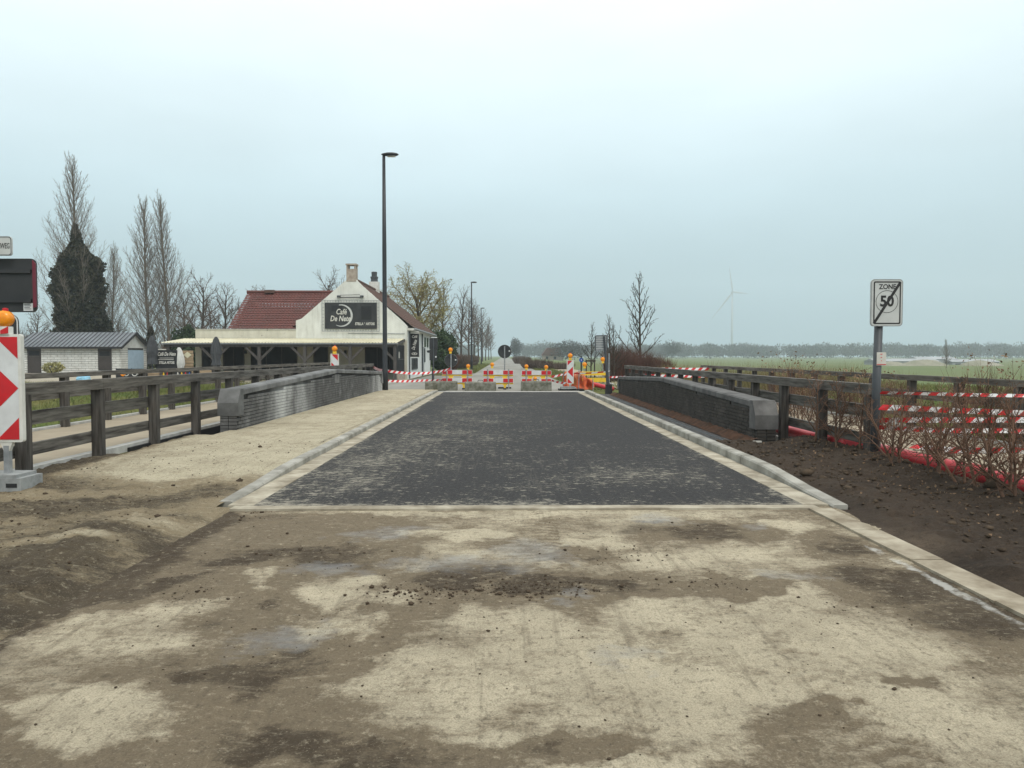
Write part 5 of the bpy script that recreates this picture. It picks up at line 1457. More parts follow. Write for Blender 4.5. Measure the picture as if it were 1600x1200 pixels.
for u0, u1, v0, v1 in ((0.0, 0.13, 0.0, 0.55), (0.5, 0.62, 0.1, 0.7), (0.3, 0.5, 0.0, 0.25), (0.62, 0.95, 0.2, 0.9)):
    for k in range(6):
        ua, ub = u0 + (u1 - u0) * k / 6, u0 + (u1 - u0) * (k + 1) / 6
        o_ = Vector((0, 0.04, 0))
        m.face([net(ua, v0) + o_, net(ub, v0) + o_, net(ub, v1) + o_, net(ua, v1) + o_])
m.build('bunched_folds', M['orange_net'], t)
for u in (0.0, 0.5, 1.0): MB().tube([net(u, 0) - Vector((0, 0, 0.1)), net(u, 1) + Vector((0, 0, 0.12))], 0.02, 6).build('stake', M['grey_metal'], t)
o = MB().tube([(gx(902, 34.6), 34.6, 0.28), (gx(925, 34.4), 34.4, 0.24), (gx(945, 33.8), 33.8, 0.13), (gx(958, 33.4), 33.4, 0.06)], 0.10, 10).build('red_pipe', M['red_pipe'], origin=(gx(930, 34), 34, 0), smooth=True)
tag(o, 'short red pipe lying across the soil under the leaning sign', 'pipe')
m = MB().lohi((gx(873, 33.3), 33.0, -0.02), (gx(912, 33.3), 33.7, 0.07)); o = m.build('rubber_mat', M['black'], origin=(gx(890, 33.3), 33.3, 0))
tag(o, 'black rubber slab under the far beacon', 'slab')

# ---- barrier tapes
def tape(pts, label, w_=0.075, stripe=0.10, twist=0.0, sag=0.0, seed=0):
    """pts: end points (x,y,z); red and white slanted stripes are separate faces"""
    rt = random.Random(seed)
    P = []
    for (a, b_) in zip(pts[:-1], pts[1:]):
        a, b_ = Vector(a), Vector(b_)
        n = max(2, int((b_ - a).length / (stripe)))
        for k in range(n):
            u = k / n
            p = a.lerp(b_, u); p.z -= sag * 4 * u * (1 - u)
            P.append(p)
    P.append(Vector(pts[-1]))
    m = MB(); acc = rt.uniform(0, 6)
    for i in range(len(P) - 1):
        d = (P[i + 1] - P[i]).normalized()
        def up(k):
            an = twist * math.sin(k * 0.21 + acc) + 0.15 * math.sin(k * 0.5 + acc)
            side = d.cross(Vector((0, 0, 1))).normalized()
            return (Vector((0, 0, 1)) * math.cos(an) + side * math.sin(an)) * (w_ / 2)
        u0, u1 = up(i), up(i + 1)
        sh = d * (w_ * 0.45)
        m.face([P[i] - u0 - sh, P[i + 1] - u1 - sh, P[i + 1] + u1 + sh, P[i] + u0 + sh], i % 2)
    o = m.build('barrier_tape', [M['tape_red'], M['tape_white']], origin=tuple(P[0]))
    return tag(o, label, 'tape', 'red and white barrier tapes')
xs_ = gx(1378, 10.42)
tape([(xs_, 10.40, 1.00), (8.6, 9.4, 0.99)], 'single taut tape highest of those right of the zone sign', 0.045, 0.10, 0.5, 0.015, 1)
tape([(xs_, 10.40, 0.80), (7.0, 9.9, 0.745), (8.6, 9.2, 0.76)], 'wide tape second from the top right of the zone sign', 0.075, 0.12, 0.2, 0.0, 2)
tape([(xs_ + 0.02, 10.45, 0.62), (7.0, 9.5, 0.70), (8.6, 8.9, 0.70)], 'wide tape rising to the right behind the hedge', 0.07, 0.12, 0.15, 0.0, 3)
tape([(xs_, 10.48, 0.52), (6.6, 10.1, 0.51), (8.6, 9.6, 0.53)], 'tape at hedge height, third below the top one', 0.065, 0.11, 0.35, 0.02, 4)
tape([(5.9, 11.0, 0.20), (6.8, 10.2, 0.24), (8.5, 9.9, 0.20)], 'loose tape hanging lowest above the right path', 0.09, 0.12, 0.7, 0.04, 6)
tape([(5.32, 32.4, 0.98), (8.45, 31.6, 0.96)], 'upper tape behind the far end of the right fence', 0.11, 0.14, 0.2, 0.02, 7)
tape([(5.32, 32.4, 0.70), (8.45, 31.6, 0.66)], 'lower tape behind the far end of the right fence', 0.11, 0.14, 0.2, 0.02, 8)
tape([(gx(953, 31.9), 31.9, 0.62), (gx(980, 32.6), 32.6, 0.62)], 'tape from the leaning post to the right fence', 0.08, 0.11, 0.4, 0.01, 9)
tape([(-6.02, 35.4, 0.98), (gx(603, 32.7), 32.7, 0.88), (gx(660, 33.8), 33.8, 0.74), (gx(703, 34.4), 34.4, 0.92)], 'upper tape from the lamp post to the left barrier', 0.11, 0.12, 0.35, 0.05, 10)
tape([(gx(604, 32.7), 32.7, 0.44), (gx(665, 34.0), 34.0, 0.42), (gx(693, 34.4), 34.4, 0.44)], 'lower tape from the lamp post to the left barrier', 0.10, 0.12, 0.3, 0.03, 11)
tape([(gx(862, 34.2), 34.2, 0.58), (gx(876, 34.0), 34.0, 0.66), (gx(888, 33.6), 33.6, 0.72)], 'upper tape between the right barrier and the netting', 0.10, 0.12, 0.4, 0.02, 12)
tape([(gx(862, 34.2), 34.2, 0.40), (gx(884, 33.7), 33.7, 0.30)], 'lower tape between the right barrier and the netting', 0.10, 0.12, 0.4, 0.02, 13)
tape([(gx(897, 33.4), 33.4, 0.74), (gx(953, 32), 32.0, 0.86)], 'pale tape from the far beacon up to the leaning post', 0.06, 0.3, 0.2, 0.03, 14)
Y = 33.9; x = gx(676, Y)
t = empty('tape_stake', (x, Y, 0), 'thin dark stake carrying the tape beside the left block', 'stake')
MB().tube([(x, Y, -0.05), (x, Y, 0.95)], 0.03, 7).build('rod', M['black_metal'], t)
MB().lathe((x, Y, 0), [(0.12, 0), (0.1, 0.05), (0.03, 0.07)], 8).build('foot', M['black'], t)
# ================================================================== TREES AND PLANTS
def grow(seed, spec):
    """bare tree at the origin; returns (trunk MB, branches MB, leaf anchor points)"""
    rg = random.Random(seed)
    T, B = MB(), MB()
    tips = []
    S = spec
    def rvec(a): return Vector((rg.uniform(-a, a), rg.uniform(-a, a), rg.uniform(-a, a)))
    def branch(p, d, L, r, lev):
        nseg = S['seg'][lev]
        pts = [p.copy()]; rr = [r]
        d = d.normalized()
        rend = r * (0.25 if lev == 0 else 0.35)
        for i in range(nseg):
            d = (d + rvec(S['wig'][lev]) + Vector((0, 0, S['trop'][lev]))).normalized()
            pts.append(pts[-1] + d * (L / nseg))
            rr.append(max(r + (rend - r) * (i + 1) / nseg, S['rmin']))
        (T if lev <= S.get('trunk_lev', 0) else B).tube(pts, rr, (7, 5, 4, 3, 3)[lev], cap=False)
        if lev + 1 < len(S['n']):
            n = S['n'][lev + 1]
            n = max(1, int(n * (0.45 + 0.55 * min(1, L / S['Lref'][lev])) + rg.random())) if lev else n
            s0 = S['start'][lev]
            for k in range(n):
                u = s0 + (1 - s0) * ((k + rg.random()) / n)
                u = min(u, 0.985)
                f = u * nseg; i = min(int(f), nseg - 1)
                q = pts[i].lerp(pts[i + 1], f - i)
                ax = (pts[i + 1] - pts[i]).normalized()
                o1 = ax.orthogonal().normalized(); o2 = ax.cross(o1)
                an = (k * 2.399 + rg.uniform(-0.5, 0.5))
                side = o1 * math.cos(an) + o2 * math.sin(an)
                a0, a1 = S['ang'][lev + 1]
                a = R(a0 + (a1 - a0) * u + rg.uniform(-8, 8))
                nd = ax * math.cos(a) + side * math.sin(a)
                Lc = S['len'][lev + 1] * (L if lev else S['H']) * (1 - S['taper'][lev] * (u - s0) / (1 - s0)) * rg.uniform(0.75, 1.15)
                rc = max(min(rr[i] * 0.62, r * S['rr'][lev + 1]), S['rmin'])
                branch(q, nd, Lc, rc, lev + 1)
        if lev >= len(S['n']) - 2: tips.extend(pts[1:])
    branch(Vector((0, 0, -0.15)), Vector((0, 0, 1)), S['H'] + 0.15, S['r'], 0)
    return T, B, tips

POPLAR = dict(H=19.0, r=0.21, seg=(10, 7, 5, 3), wig=(0.03, 0.07, 0.10, 0.15), trop=(0.02, 0.10, 0.09, 0.06), n=(1, 80, 12, 7), start=(0.08, 0.10, 0.1, 0), ang=((0, 0), (50, 22), (34, 24), (34, 28)), len=(1, 0.34, 0.36, 0.46), taper=(0.70, 0.5, 0.4, 0), rr=(1, 0.20, 0.40, 0.5), Lref=(1, 5, 1.6, 1), rmin=0.0075)
ROUND = dict(H=9.0, r=0.22, seg=(8, 7, 5, 4), wig=(0.06, 0.12, 0.16, 0.2), trop=(0.02, 0.03, 0.04, 0.03), n=(1, 19, 12, 8), start=(0.22, 0.2, 0.15, 0), ang=((0, 0), (68, 30), (48, 38), (42, 38)), len=(1, 0.46, 0.46, 0.45), taper=(0.5, 0.45, 0.4, 0), rr=(1, 0.33, 0.42, 0.5), Lref=(1, 4, 1.6, 1), rmin=0.008)
YOUNG = dict(H=8.2, r=0.12, seg=(9, 7, 5, 3), wig=(0.02, 0.06, 0.10, 0.14), trop=(0.01, 0.09, 0.07, 0.05), n=(1, 24, 7, 4), start=(0.20, 0.15, 0.1, 0), ang=((0, 0), (64, 26), (40, 32), (36, 30)), len=(1, 0.37, 0.38, 0.40), taper=(0.74, 0.5, 0.4, 0), rr=(1, 0.40, 0.5, 0.5), Lref=(1, 2.5, 0.9, 0.5), rmin=0.011)
WILLOW = dict(H=7.6, r=0.34, seg=(7, 8, 6, 6), wig=(0.07, 0.12, 0.15, 0.14), trop=(0.01, 0.02, -0.03, -0.16), n=(1, 17, 14, 11), start=(0.24, 0.2, 0.15, 0), ang=((0, 0), (66, 30), (48, 40), (50, 42)), len=(1, 0.66, 0.44, 0.46), taper=(0.35, 0.4, 0.3, 0), rr=(1, 0.34, 0.4, 0.4), Lref=(1, 4, 1.8, 1), rmin=0.010)
AVENUE = dict(H=12.0, r=0.20, seg=(8, 6, 5, 3), wig=(0.04, 0.09, 0.14, 0.18), trop=(0.02, 0.06, 0.05, 0.04), n=(1, 22, 8, 4), start=(0.22, 0.15, 0.15, 0), ang=((0, 0), (60, 28), (44, 36), (40, 36)), len=(1, 0.36, 0.42, 0.42), taper=(0.55, 0.45, 0.4, 0), rr=(1, 0.42, 0.5, 0.5), Lref=(1, 4, 1.5, 1), rmin=0.014)
HEDGE = dict(H=0.95, r=0.020, seg=(6, 5, 4, 3), wig=(0.13, 0.17, 0.2, 0.25), trop=(0.03, 0.03, 0.02, 0.01), n=(1, 12, 7, 4), start=(0.18, 0.15, 0.15, 0), ang=((0, 0), (58, 34), (52, 42), (48, 42)), len=(1, 0.48, 0.46, 0.50), taper=(0.45, 0.4, 0.4, 0), rr=(1, 0.55, 0.6, 0.6), Lref=(1, 0.4, 0.18, 0.1), rmin=0.0022)

_protos = {}
def tree(name, key, spec, seed, loc, scale, label, trunk_m, twig_m, group=None, rz=0.0, sz=1.0, cat='tree'):
    """each distinct (key, seed) is grown once; later trees share its meshes"""
    k = (key, seed)
    if k not in _protos:
        T, B, tips = grow(seed, spec)
        _protos[k] = (T.mesh('trunk', trunk_m, smooth=True), B.mesh('branches', twig_m, smooth=False), tips)
    mt, mb, tips = _protos[k]
    t = empty(name, loc, label, cat, group)
    t.rotation_euler = (0, 0, rz); t.scale = (scale, scale, scale * sz)
    for nm, me in (('trunk', mt), ('crown', mb)):
        o = bpy.data.objects.new(nm, me); COL.objects.link(o); o.parent = t
    return t, tips

def leaf_cards(name, pts, size, m, parent=None, seed=0, aspect=0.6, origin=(0, 0, 0), kind=None, hang=0.0):
    """one small folded quad per point"""
    rs = np.random.RandomState(seed)
    P = np.asarray(pts, dtype=float); n = len(P)
    a = rs.normal(size=(n, 3)); a[:, 2] -= hang; a /= np.linalg.norm(a, axis=1)[:, None]
    b = rs.normal(size=(n, 3)); b -= a * (a * b).sum(1)[:, None]; b /= np.linalg.norm(b, axis=1)[:, None]
    s = size * rs.uniform(0.6, 1.3, n)[:, None]
    V = np.stack([P - a * s * 0.5, P + b * s * 0.5 * aspect, P + a * s * 0.5, P - b * s * 0.5 * aspect], 1).reshape(-1, 3)
    Fc = np.arange(4 * n).reshape(n, 4)
    me_o = np_mesh(name, V, Fc, m, None, origin=(0, 0, 0))
    if parent is not None:
        me_o.parent = parent
    if kind: me_o['kind'] = kind
    return me_o

def stick_cloud(base, tops, wd, seed):
    """thin upright triangles from base points to top points"""
    rs = np.random.RandomState(seed)
    base = np.asarray(base); tops = np.asarray(tops); n = len(base)
    an = rs.uniform(0, 2 * np.pi, n)
    s = np.stack([np.cos(an), np.sin(an), np.zeros(n)], 1) * (wd * rs.uniform(0.6, 1.4, n))[:, None]
    V = np.stack([base - s, base + s, tops], 1).reshape(-1, 3)
    return V, np.arange(3 * n).reshape(n, 3)

def twig_bush(name, loc, rx, ry, h, n, m, label, cat='shrub', seed=0, wd=0.012, flare=0.5, group=None, stems=9):
    rs = np.random.RandomState(seed)
    t = empty(name, loc, label, cat, group)
    an = rs.uniform(0, 2 * np.pi, n); rr = np.sqrt(rs.uniform(0, 1, n))
    bx, by = rx * rr * np.cos(an), ry * rr * np.sin(an)
    z0 = rs.uniform(0, 0.72, n) * h * (1 - 0.35 * rr)
    ln = h * rs.uniform(0.22, 0.46, n)
    dx, dy = np.cos(an) * flare * rr + rs.normal(0, 0.3, n), np.sin(an) * flare * rr + rs.normal(0, 0.3, n)
    base = np.stack([bx * (0.55 + 0.45 * z0 / h), by * (0.55 + 0.45 * z0 / h), z0], 1)
    top = base + np.stack([dx * ln * 0.7, dy * ln * 0.7, ln], 1)
    V, Fc = stick_cloud(base, top, wd, seed + 1)
    o = np_mesh('twigs', V, Fc, m, None); o.parent = t
    mb = MB()
    for k in range(stems):
        a = rs.uniform(0, 6.28); r_ = math.sqrt(rs.uniform(0, 1)) * 0.5
        p0 = Vector((rx * r_ * math.cos(a), ry * r_ * math.sin(a), -0.1))
        p1 = p0 * 1.25 + Vector((0, 0, h * rs.uniform(0.5, 0.8)))
        mb.tube([p0, p0.lerp(p1, 0.5) + Vector((rs.normal(0, 0.05), rs.normal(0, 0.05), 0)), p1], [wd * 2.2, wd * 1.6, wd], 4, cap=False)
    s = mb.build('stems', M['bark_dark'], None); s.parent = t
    return t

# left: ivy covered poplar and the pair of tall poplars
Yp = 86.0; xp = gx(131, Yp)
t, _ = tree('ivy_poplar', 'poplar', POPLAR, 1, (xp, Yp, 0), 1.16, 'tall bare poplar wrapped in dark ivy behind the shed', M['bark_pale'], M['twig_pale'], rz=0.4)
sidetrees = ((gx(100, Yp), 0.74, 'left'), (gx(160, Yp), 0.70, 'right'))
for xq, sc, nm in sidetrees:
    tree('poplar', 'poplar', POPLAR, 2, (xq, Yp + 2.5, 0), sc, 'thin bare poplar rising just %s of the ivy column' % nm, M['bark_pale'], M['twig_pale'], 'poplars behind the shed', rz=sc * 9)
rs = np.random.RandomState(3)
def ivy_radius(z):     # half width of the ivy column at height z (metres)
    return np.interp(z, [0, 1.5, 4.0, 5.2, 8.5, 11.0, 12.4, 13.4, 14.2, 15.2, 16.2], [4.0, 3.4, 2.7, 2.45, 2.5, 2.3, 1.85, 0.9, 0.5, 0.35, 0.05])
def ivy_shift(z): return np.interp(z, [0, 3, 6, 12, 16], [0.9, 0.55, -0.05, -0.1, -0.35])
n = 30000
z = rs.uniform(0.2, 16.0, n); an = rs.uniform(0, 2 * np.pi, n)
lump = 0.62 + 0.72 * fbm(an * 1.9 + 9, z * 0.9, 5, 3, 0.65)
rr = ivy_radius(z) * lump * np.sqrt(rs.uniform(0.40, 1.25, n))
kp = (z < 12.6) | (rs.rand(n) < 0.35)
z, an, rr = z[kp], an[kp], rr[kp]
pts = np.stack([ivy_shift(z) + rr * np.cos(an), 0.8 * rr * np.sin(an), z], 1)
iv = leaf_cards('ivy', pts / 1.16, 0.30, M['ivy'], None, 5, 0.8)
iv.parent = t; iv['label'] = 'dark ivy column round the trunk'
Yp = 80.0
t, _ = tree('poplar', 'poplar', POPLAR, 1, (gx(239, Yp), Yp, 0), 0.87, 'left one of the two tall bare poplars, ivy at its foot', M['bark_pale'], M['twig_pale'], 'tall bare poplars', rz=1.0)
z = rs.uniform(0.2, 5.2, 1800); an = rs.uniform(0, 2 * np.pi, 1800); rr = np.interp(z, [0, 3, 5.2], [0.9, 0.7, 0.2]) * rs.uniform(0.4, 1.1, 1800)
iv = leaf_cards('ivy', np.stack([rr * np.cos(an), rr * np.sin(an), z], 1), 0.25, M['ivy'], None, 6, 0.8); iv.parent = t
tree('poplar', 'poplar', POPLAR, 2, (gx(269, Yp), Yp, 0), 0.88, 'right one of the two tall bare poplars', M['bark_pale'], M['twig_pale'], 'tall bare poplars', rz=2.6)

# bare trees behind the cafe
bt = [(315, 78, 0.95, 4, 'rounded bare tree just right of the tall poplars'), (352, 84, 0.90, 5, 'bare tree left of the red roof'), (376, 92, 0.80, 4, 'thin bare tree close behind the red roof'), (296, 92, 0.92, 5, 'bare tree between poplars and round tree'), (525, 84, 1.02, 4, 'bare tree top showing behind the white gable'), (405, 96, 0.98, 5, 'faint bare tree above the red roof ridge'), (335, 100, 0.85, 4, 'small bare tree far behind the yard'), (185, 92, 0.62, 5, 'low bare tree between ivy column and poplars'), (58, 95, 0.72, 4, 'bare tree left of the ivy column')]
for px, Y, sc, sd_, lb in bt:
    tree('bare_tree', 'round', ROUND, sd_, (gx(px, Y), Y, 0), sc, lb, M['bark_dark'], M['twig_brown'], 'bare trees behind the cafe', rz=px * 0.37)
for px, Y, rx, h, lb in ((20, 80, 3.4, 4.9, 'tangled brown shrub behind the left beacon'), (60, 84, 2.6, 3.6, 'brown shrub behind the shed roof'), (285, 74, 2.2, 4.0, 'brown thicket at the foot of the poplars'), (330, 74, 3.0, 4.2, 'brown thicket behind the terrace roof'), (366, 76, 2.4, 3.6, 'brown thicket beside the red roof'), (205, 80, 3.0, 3.4, 'low brown thicket behind the shed gable')):
    twig_bush('bare_shrub', (gx(px, Y), Y, 0), rx, rx * 0.7, h, 2600, M['twig_brown'], lb, seed=px, wd=0.022, group='bare shrubs behind the yard')
# evergreens
def leafy(name, px, Y, rx, ry, h, n, m, label, size=0.28, seed=0, group=None, cat='shrub', ragged=False):
    rs = np.random.RandomState(seed)
    t = empty(name, (gx(px, Y), Y, 0), label, cat, group)
    u = rs.normal(size=(n, 3)); u /= np.linalg.norm(u, axis=1)[:, None]
    r_ = rs.uniform(0.55, 1.0, n) ** 0.5
    lump = 0.45 + 1.05 * fbm(u[:, 0] * 2.4 + 7, u[:, 2] * 2.4 + u[:, 1] * 1.7 + 5, 5, seed + 0.3, 0.62)
    if ragged: r_ = rs.uniform(0.05, 1.0, n) ** 0.6
    P = np.stack([u[:, 0] * rx * r_ * lump, u[:, 1] * ry * r_ * lump, h * 0.52 + u[:, 2] * h * 0.5 * r_ * lump], 1)
    P[:, 2] = np.maximum(P[:, 2], 0.05)
    o = leaf_cards('foliage', P, size, m, None, seed + 1); o.parent = t
    mb = MB()
    for k in range(4): mb.tube([(0.15 * math.cos(k * 1.6), 0.15 * math.sin(k * 1.6), -0.1), (0.4 * rx * math.cos(k * 1.6), 0.4 * ry * math.sin(k * 1.6), h * 0.7)], [0.07, 0.03], 5, cap=False)
    s = mb.build('stems', M['bark_dark']); s.parent = t
    return t
leafy('evergreen_shrub', 299, 72, 1.7, 1.4, 4.4, 3600, M['evergreen'], 'dark green shrub at the left end of the cafe', 0.32, 2)
leafy('evergreen_shrub', 318, 70, 1.2, 1.2, 3.6, 2000, M['evergreen'], 'lower dark green shrub touching the white parapet', 0.30, 3)
leafy('evergreen_hedge', 689, 70, 1.3, 4.0, 3.9, 6500, M['evergreen'], 'tall dark evergreen hedge behind the cafe corner', 0.26, 4, cat='hedge')
leafy('evergreen_shrub', 87, 66, 0.9, 0.6, 0.95, 700, M['willow_leaf'], 'small yellowish shrub in front of the white shed', 0.2, 5)
# willow behind the cafe with remaining yellow leaves
t, tips = tree('willow_tree', 'willow', WILLOW, 7, (gx(662, 78), 78, 0), 1.0, 'spreading willow with thin yellowish leaves behind the cafe', M['bark_dark'], M['twig_tan'], rz=0.6)
rl_ = random.Random(5)
sel = [p + Vector((rl_.uniform(-0.1, 0.1), rl_.uniform(-0.1, 0.1), rl_.uniform(-0.3, 0.05))) for p in tips if rl_.random() < (0.9 if (p.x > 0.0 or p.z < 5.0) else 0.45)]
rl_.shuffle(sel)
o = leaf_cards('leaves', [tuple(p) for p in sel[:40000]], 0.19, M['willow_leaf'], None, 8, 0.32, hang=1.0); o.parent = t
# avenue along the far road
for i, (x, Y, sc) in enumerate(((-8.2, 100, 0.85), (-6.6, 118, 0.92), (-6.4, 138, 0.95), (-6.3, 160, 1.0), (-6.2, 185, 1.05), (-6.1, 215, 1.08), (-6.1, 250, 1.1), (-6.0, 295, 1.1), (-6.0, 350, 1.1))):
    lb = 'bare avenue tree left of the far road, number %s from the cafe' % ('one', 'two', 'three', 'four', 'five', 'six', 'seven', 'eight', 'nine')[i]
    lb = ('nearest bare avenue tree left of the far road', 'second nearest avenue tree left of the far road', 'third nearest avenue tree left of the far road', 'fourth nearest avenue tree left of the far road', 'fifth nearest avenue tree left of the far road', 'sixth nearest avenue tree left of the far road', 'seventh nearest avenue tree left of the far road', 'second farthest avenue tree left of the far road', 'farthest avenue tree left of the far road')[i]
    tree('avenue_tree', 'avenue', AVENUE, 9 + i % 2, (x, Y, 0), sc, lb, M['bark_dark'], M['twig_brown'], 'avenue trees along the far road', rz=i * 1.3)
for i, (x, Y, rx, ry, h, m_, lb) in enumerate(((-5.2, 74, 1.0, 5.0, 2.1, 'twig_red', 'reddish hedge right after the evergreen hedge'), (-5.0, 92, 1.1, 9.0, 1.8, 'twig_brown', 'brown hedge beside the far road, past the red one'), (-5.0, 122, 1.2, 14.0, 1.8, 'twig_brown', 'farthest brown hedge left of the far road'))):
    twig_bush('hedge', (x, Y, 0), rx, ry, h, 5200, M[m_], lb, 'hedge', 60 + i, 0.03, 0.3, 'hedges along the far road')

# right side: bare young tree, brown thicket, staked sapling
tree('bare_tree', 'young', YOUNG, 12, (gx(1001, 58), 58, -0.7), 0.98, 'lone bare tree standing in the brown thicket right of the road', M['bark_dark'], M['bark_dark'], rz=0.4)
for px, Y, rx, ry, h, lb in ((968, 46, 1.25, 1.6, 2.75, 'reddish brown thicket nearest the leaning sign'), (1000, 49, 1.6, 1.8, 2.45, 'reddish brown thicket around the lone tree'), (1030, 50, 1.2, 1.5, 2.0, 'lower reddish thicket at the right end')):
    twig_bush('bare_shrub', (gx(px, Y), Y, -0.35), rx, ry, h, 3000, M['twig_red'], lb, seed=px, wd=0.016, flare=0.35, group='reddish thickets right of the road', stems=16)
for px, Y, hgt, lb in ((954, 42, 3.6, 'thin upright bare sapling behind the leaning sign'), (960, 44, 3.3, 'second thin sapling behind the leaning sign')):
    tree('sapling', 'young', YOUNG, 13, (gx(px, Y), Y, -0.1), hgt / 8.2, lb, M['bark_dark'], M['bark_dark'], 'thin saplings', rz=px)
Y = 50
tree('staked_tree', 'young', YOUNG, 13, (gx(923.5, Y), Y, 0), 0.42, 'small staked street tree beyond the yellow barrier', M['bark_dark'], M['bark_dark'], rz=2.0)
t = empty('tree_stakes', (gx(923.5, Y), Y, 0), 'dark timber stakes with crossbar supporting the small tree', 'tree stakes')
for dx in (-0.32, 0.22): MB().tube([(gx(923.5, Y) + dx, Y - 0.1, -0.1), (gx(923.5, Y) + dx, Y - 0.1, 1.25)], 0.045, 7).build('stake', M['bark_dark'], t)
MB().lohi((gx(923.5, Y) - 0.38, Y - 0.16, 1.12), (gx(923.5, Y) + 0.28, Y - 0.06, 1.22)).build('crossbar', M['bark_dark'], t)
# low brown bushes along the far road on the right
for px, Y, rx, ry, h, lb in ((838, 92, 2.6, 5, 1.5, 'brown bushes beside the far road right of the round sign'), (868, 88, 3.0, 4, 1.1, 'low brown weeds between far road and field'), (815, 150, 2.4, 12, 2.0, 'distant dark bushes on the right of the far road')):
    twig_bush('bare_shrub', (gx(px, Y), Y, -0.2), rx, ry, h, 2600, M['twig_brown'], lb, seed=px + 1, wd=0.03, group='bushes along the far road')
# weeds behind the right fence
for px, Y, rx, h, n_, lb in ((1238, 19.5, 0.75, 1.75, 420, 'leafy dead weed clump behind the right fence, nearest the parapet'), (1262, 17.5, 0.55, 1.5, 240, 'thin weed clump behind the right fence, left of the zone sign'), (1345, 16.5, 0.5, 1.35, 200, 'weed clump behind the zone sign post'), (1545, 13.5, 0.65, 1.75, 300, 'tall dead weeds near the right frame edge'), (1590, 14.5, 0.6, 1.5, 260, 'dead weeds cut by the right frame edge')):
    t = twig_bush('weed_clump', (gx(px, Y), Y, -0.1), rx, rx, h, n_, M['hedge_twig'], lb, 'weeds', px, 0.006, 0.45, 'weeds behind the right fence', 6)
    rs = np.random.RandomState(px)
    nl = 150
    P = np.stack([rs.normal(0, rx * 0.6, nl), rs.normal(0, rx * 0.6, nl), rs.uniform(0.25, 1.0, nl) * h], 1)
    o = leaf_cards('dead_leaves', P, 0.07, M['dead_leaf'], None, px, 0.5); o.parent = t

# bare hedge on the right: individual plants
rh = random.Random(21)
hp = [(5.02, 12.25), (5.10, 11.85), (5.0, 11.4), (5.08, 10.95), (5.14, 9.95), (5.0, 9.55), (5.12, 9.15), (5.02, 8.8), (5.12, 8.4), (4.98, 8.05), (5.10, 7.7), (5.0, 7.35), (5.12, 7.0)]
hl = ['farthest of the bare hedge plants, next to the fence end', 'second farthest bare hedge plant', 'third farthest bare hedge plant', 'bare hedge plant just behind the zone sign post', 'bare hedge plant just in front of the zone sign post', 'second bare hedge plant in front of the zone sign', 'third bare hedge plant in front of the zone sign', 'fourth bare hedge plant in front of the zone sign', 'fifth bare hedge plant in front of the zone sign', 'sixth bare hedge plant in front of the zone sign', 'seventh bare hedge plant in front of the zone sign', 'eighth bare hedge plant in front of the zone sign', 'ninth bare hedge plant in front of the zone sign']
for i, (x, y) in enumerate(hp):
    t, tips = tree('hedge_plant', 'hedge', HEDGE, 30 + i % 4, (x + rh.uniform(-0.05, 0.05), y, 0.08), rh.uniform(0.92, 1.16), hl[i], M['hedge_twig'], M['hedge_twig'], 'bare hedge plants', rz=i * 1.9, cat='shrub')
    if True:
        o2 = _protos[('hedge', 30 + (i + 1) % 4)] if ('hedge', 30 + (i + 1) % 4) in _protos else None
        if o2:
            o = bpy.data.objects.new('side_stem', o2[0]); COL.objects.link(o); o.parent = t
            o.rotation_euler = (R(14), R(-12), 2.0); o.location = (0.06, 0.05, 0)
            o = bpy.data.objects.new('side_twigs', o2[1]); COL.objects.link(o); o.parent = t
            o.rotation_euler = (R(14), R(-12), 2.0); o.location = (0.06, 0.05, 0)

# ================================================================== GRASS, CLODS, LEAVES (stuff)
def grass(name, n, xf, hmin, hmax, wd, m, label, seed, lean=0.5):
    rs = np.random.RandomState(seed)
    x, y = xf(rs, n)
    z = terrain_z(x, y)
    h = rs.uniform(hmin, hmax, len(x)) * (0.6 + 0.8 * fbm(x * 0.8, y * 0.8, 3, seed))
    base = np.stack([x, y, z - 0.03], 1)
    top = base + np.stack([rs.normal(0, lean, len(x)) * h, rs.normal(0, lean, len(x)) * h, h], 1)
    V, Fc = stick_cloud(base, top, wd, seed + 1)
    return tag(np_mesh(name, V, Fc, m), label, 'grass', kind='stuff')
grass('bank_grass', 60000, lambda rs, n: (rs.uniform(-38, -9.7, n), 25 + 15.5 * np.sqrt(rs.uniform(0, 1, n))), 0.10, 0.34, 0.016, M['grass'], 'green grass on the river bank left of the path', 1)
grass('near_bank_grass', 16000, lambda rs, n: (rs.uniform(-16, -9.6, n), rs.uniform(8, 15, n)), 0.08, 0.30, 0.010, M['grass'], 'grass beside the left cycle path', 2)
grass('bank_reeds', 9000, lambda rs, n: (rs.uniform(-16, -9.6, n), rs.uniform(12.5, 30, n)), 0.35, 0.95, 0.010, M['dry_grass'], 'dry reeds below the left fence', 3, 0.25)
grass('dry_reeds', 34000, lambda rs, n: (8.75 + 9 * rs.uniform(0, 1, n) ** 1.6, rs.uniform(8, 44, n)), 0.45, 1.25, 0.011, M['dry_grass'], 'tall dry reeds and weeds beyond the right fence', 4, 0.2)
grass('field_edge_grass', 26000, lambda rs, n: (rs.uniform(8.8, 40, n), rs.uniform(30, 62, n)), 0.12, 0.45, 0.022, M['grass'], 'rough grass at the edge of the field', 5)
grass('road_verge_grass', 16000, lambda rs, n: (np.where(rs.rand(n) < 0.5, rs.uniform(-5.4, -2.6, n), rs.uniform(3.3, 5.5, n)), 58 + 90 * rs.uniform(0, 1, n) ** 1.5), 0.08, 0.30, 0.025, M['grass'], 'grass verges of the far road', 6)
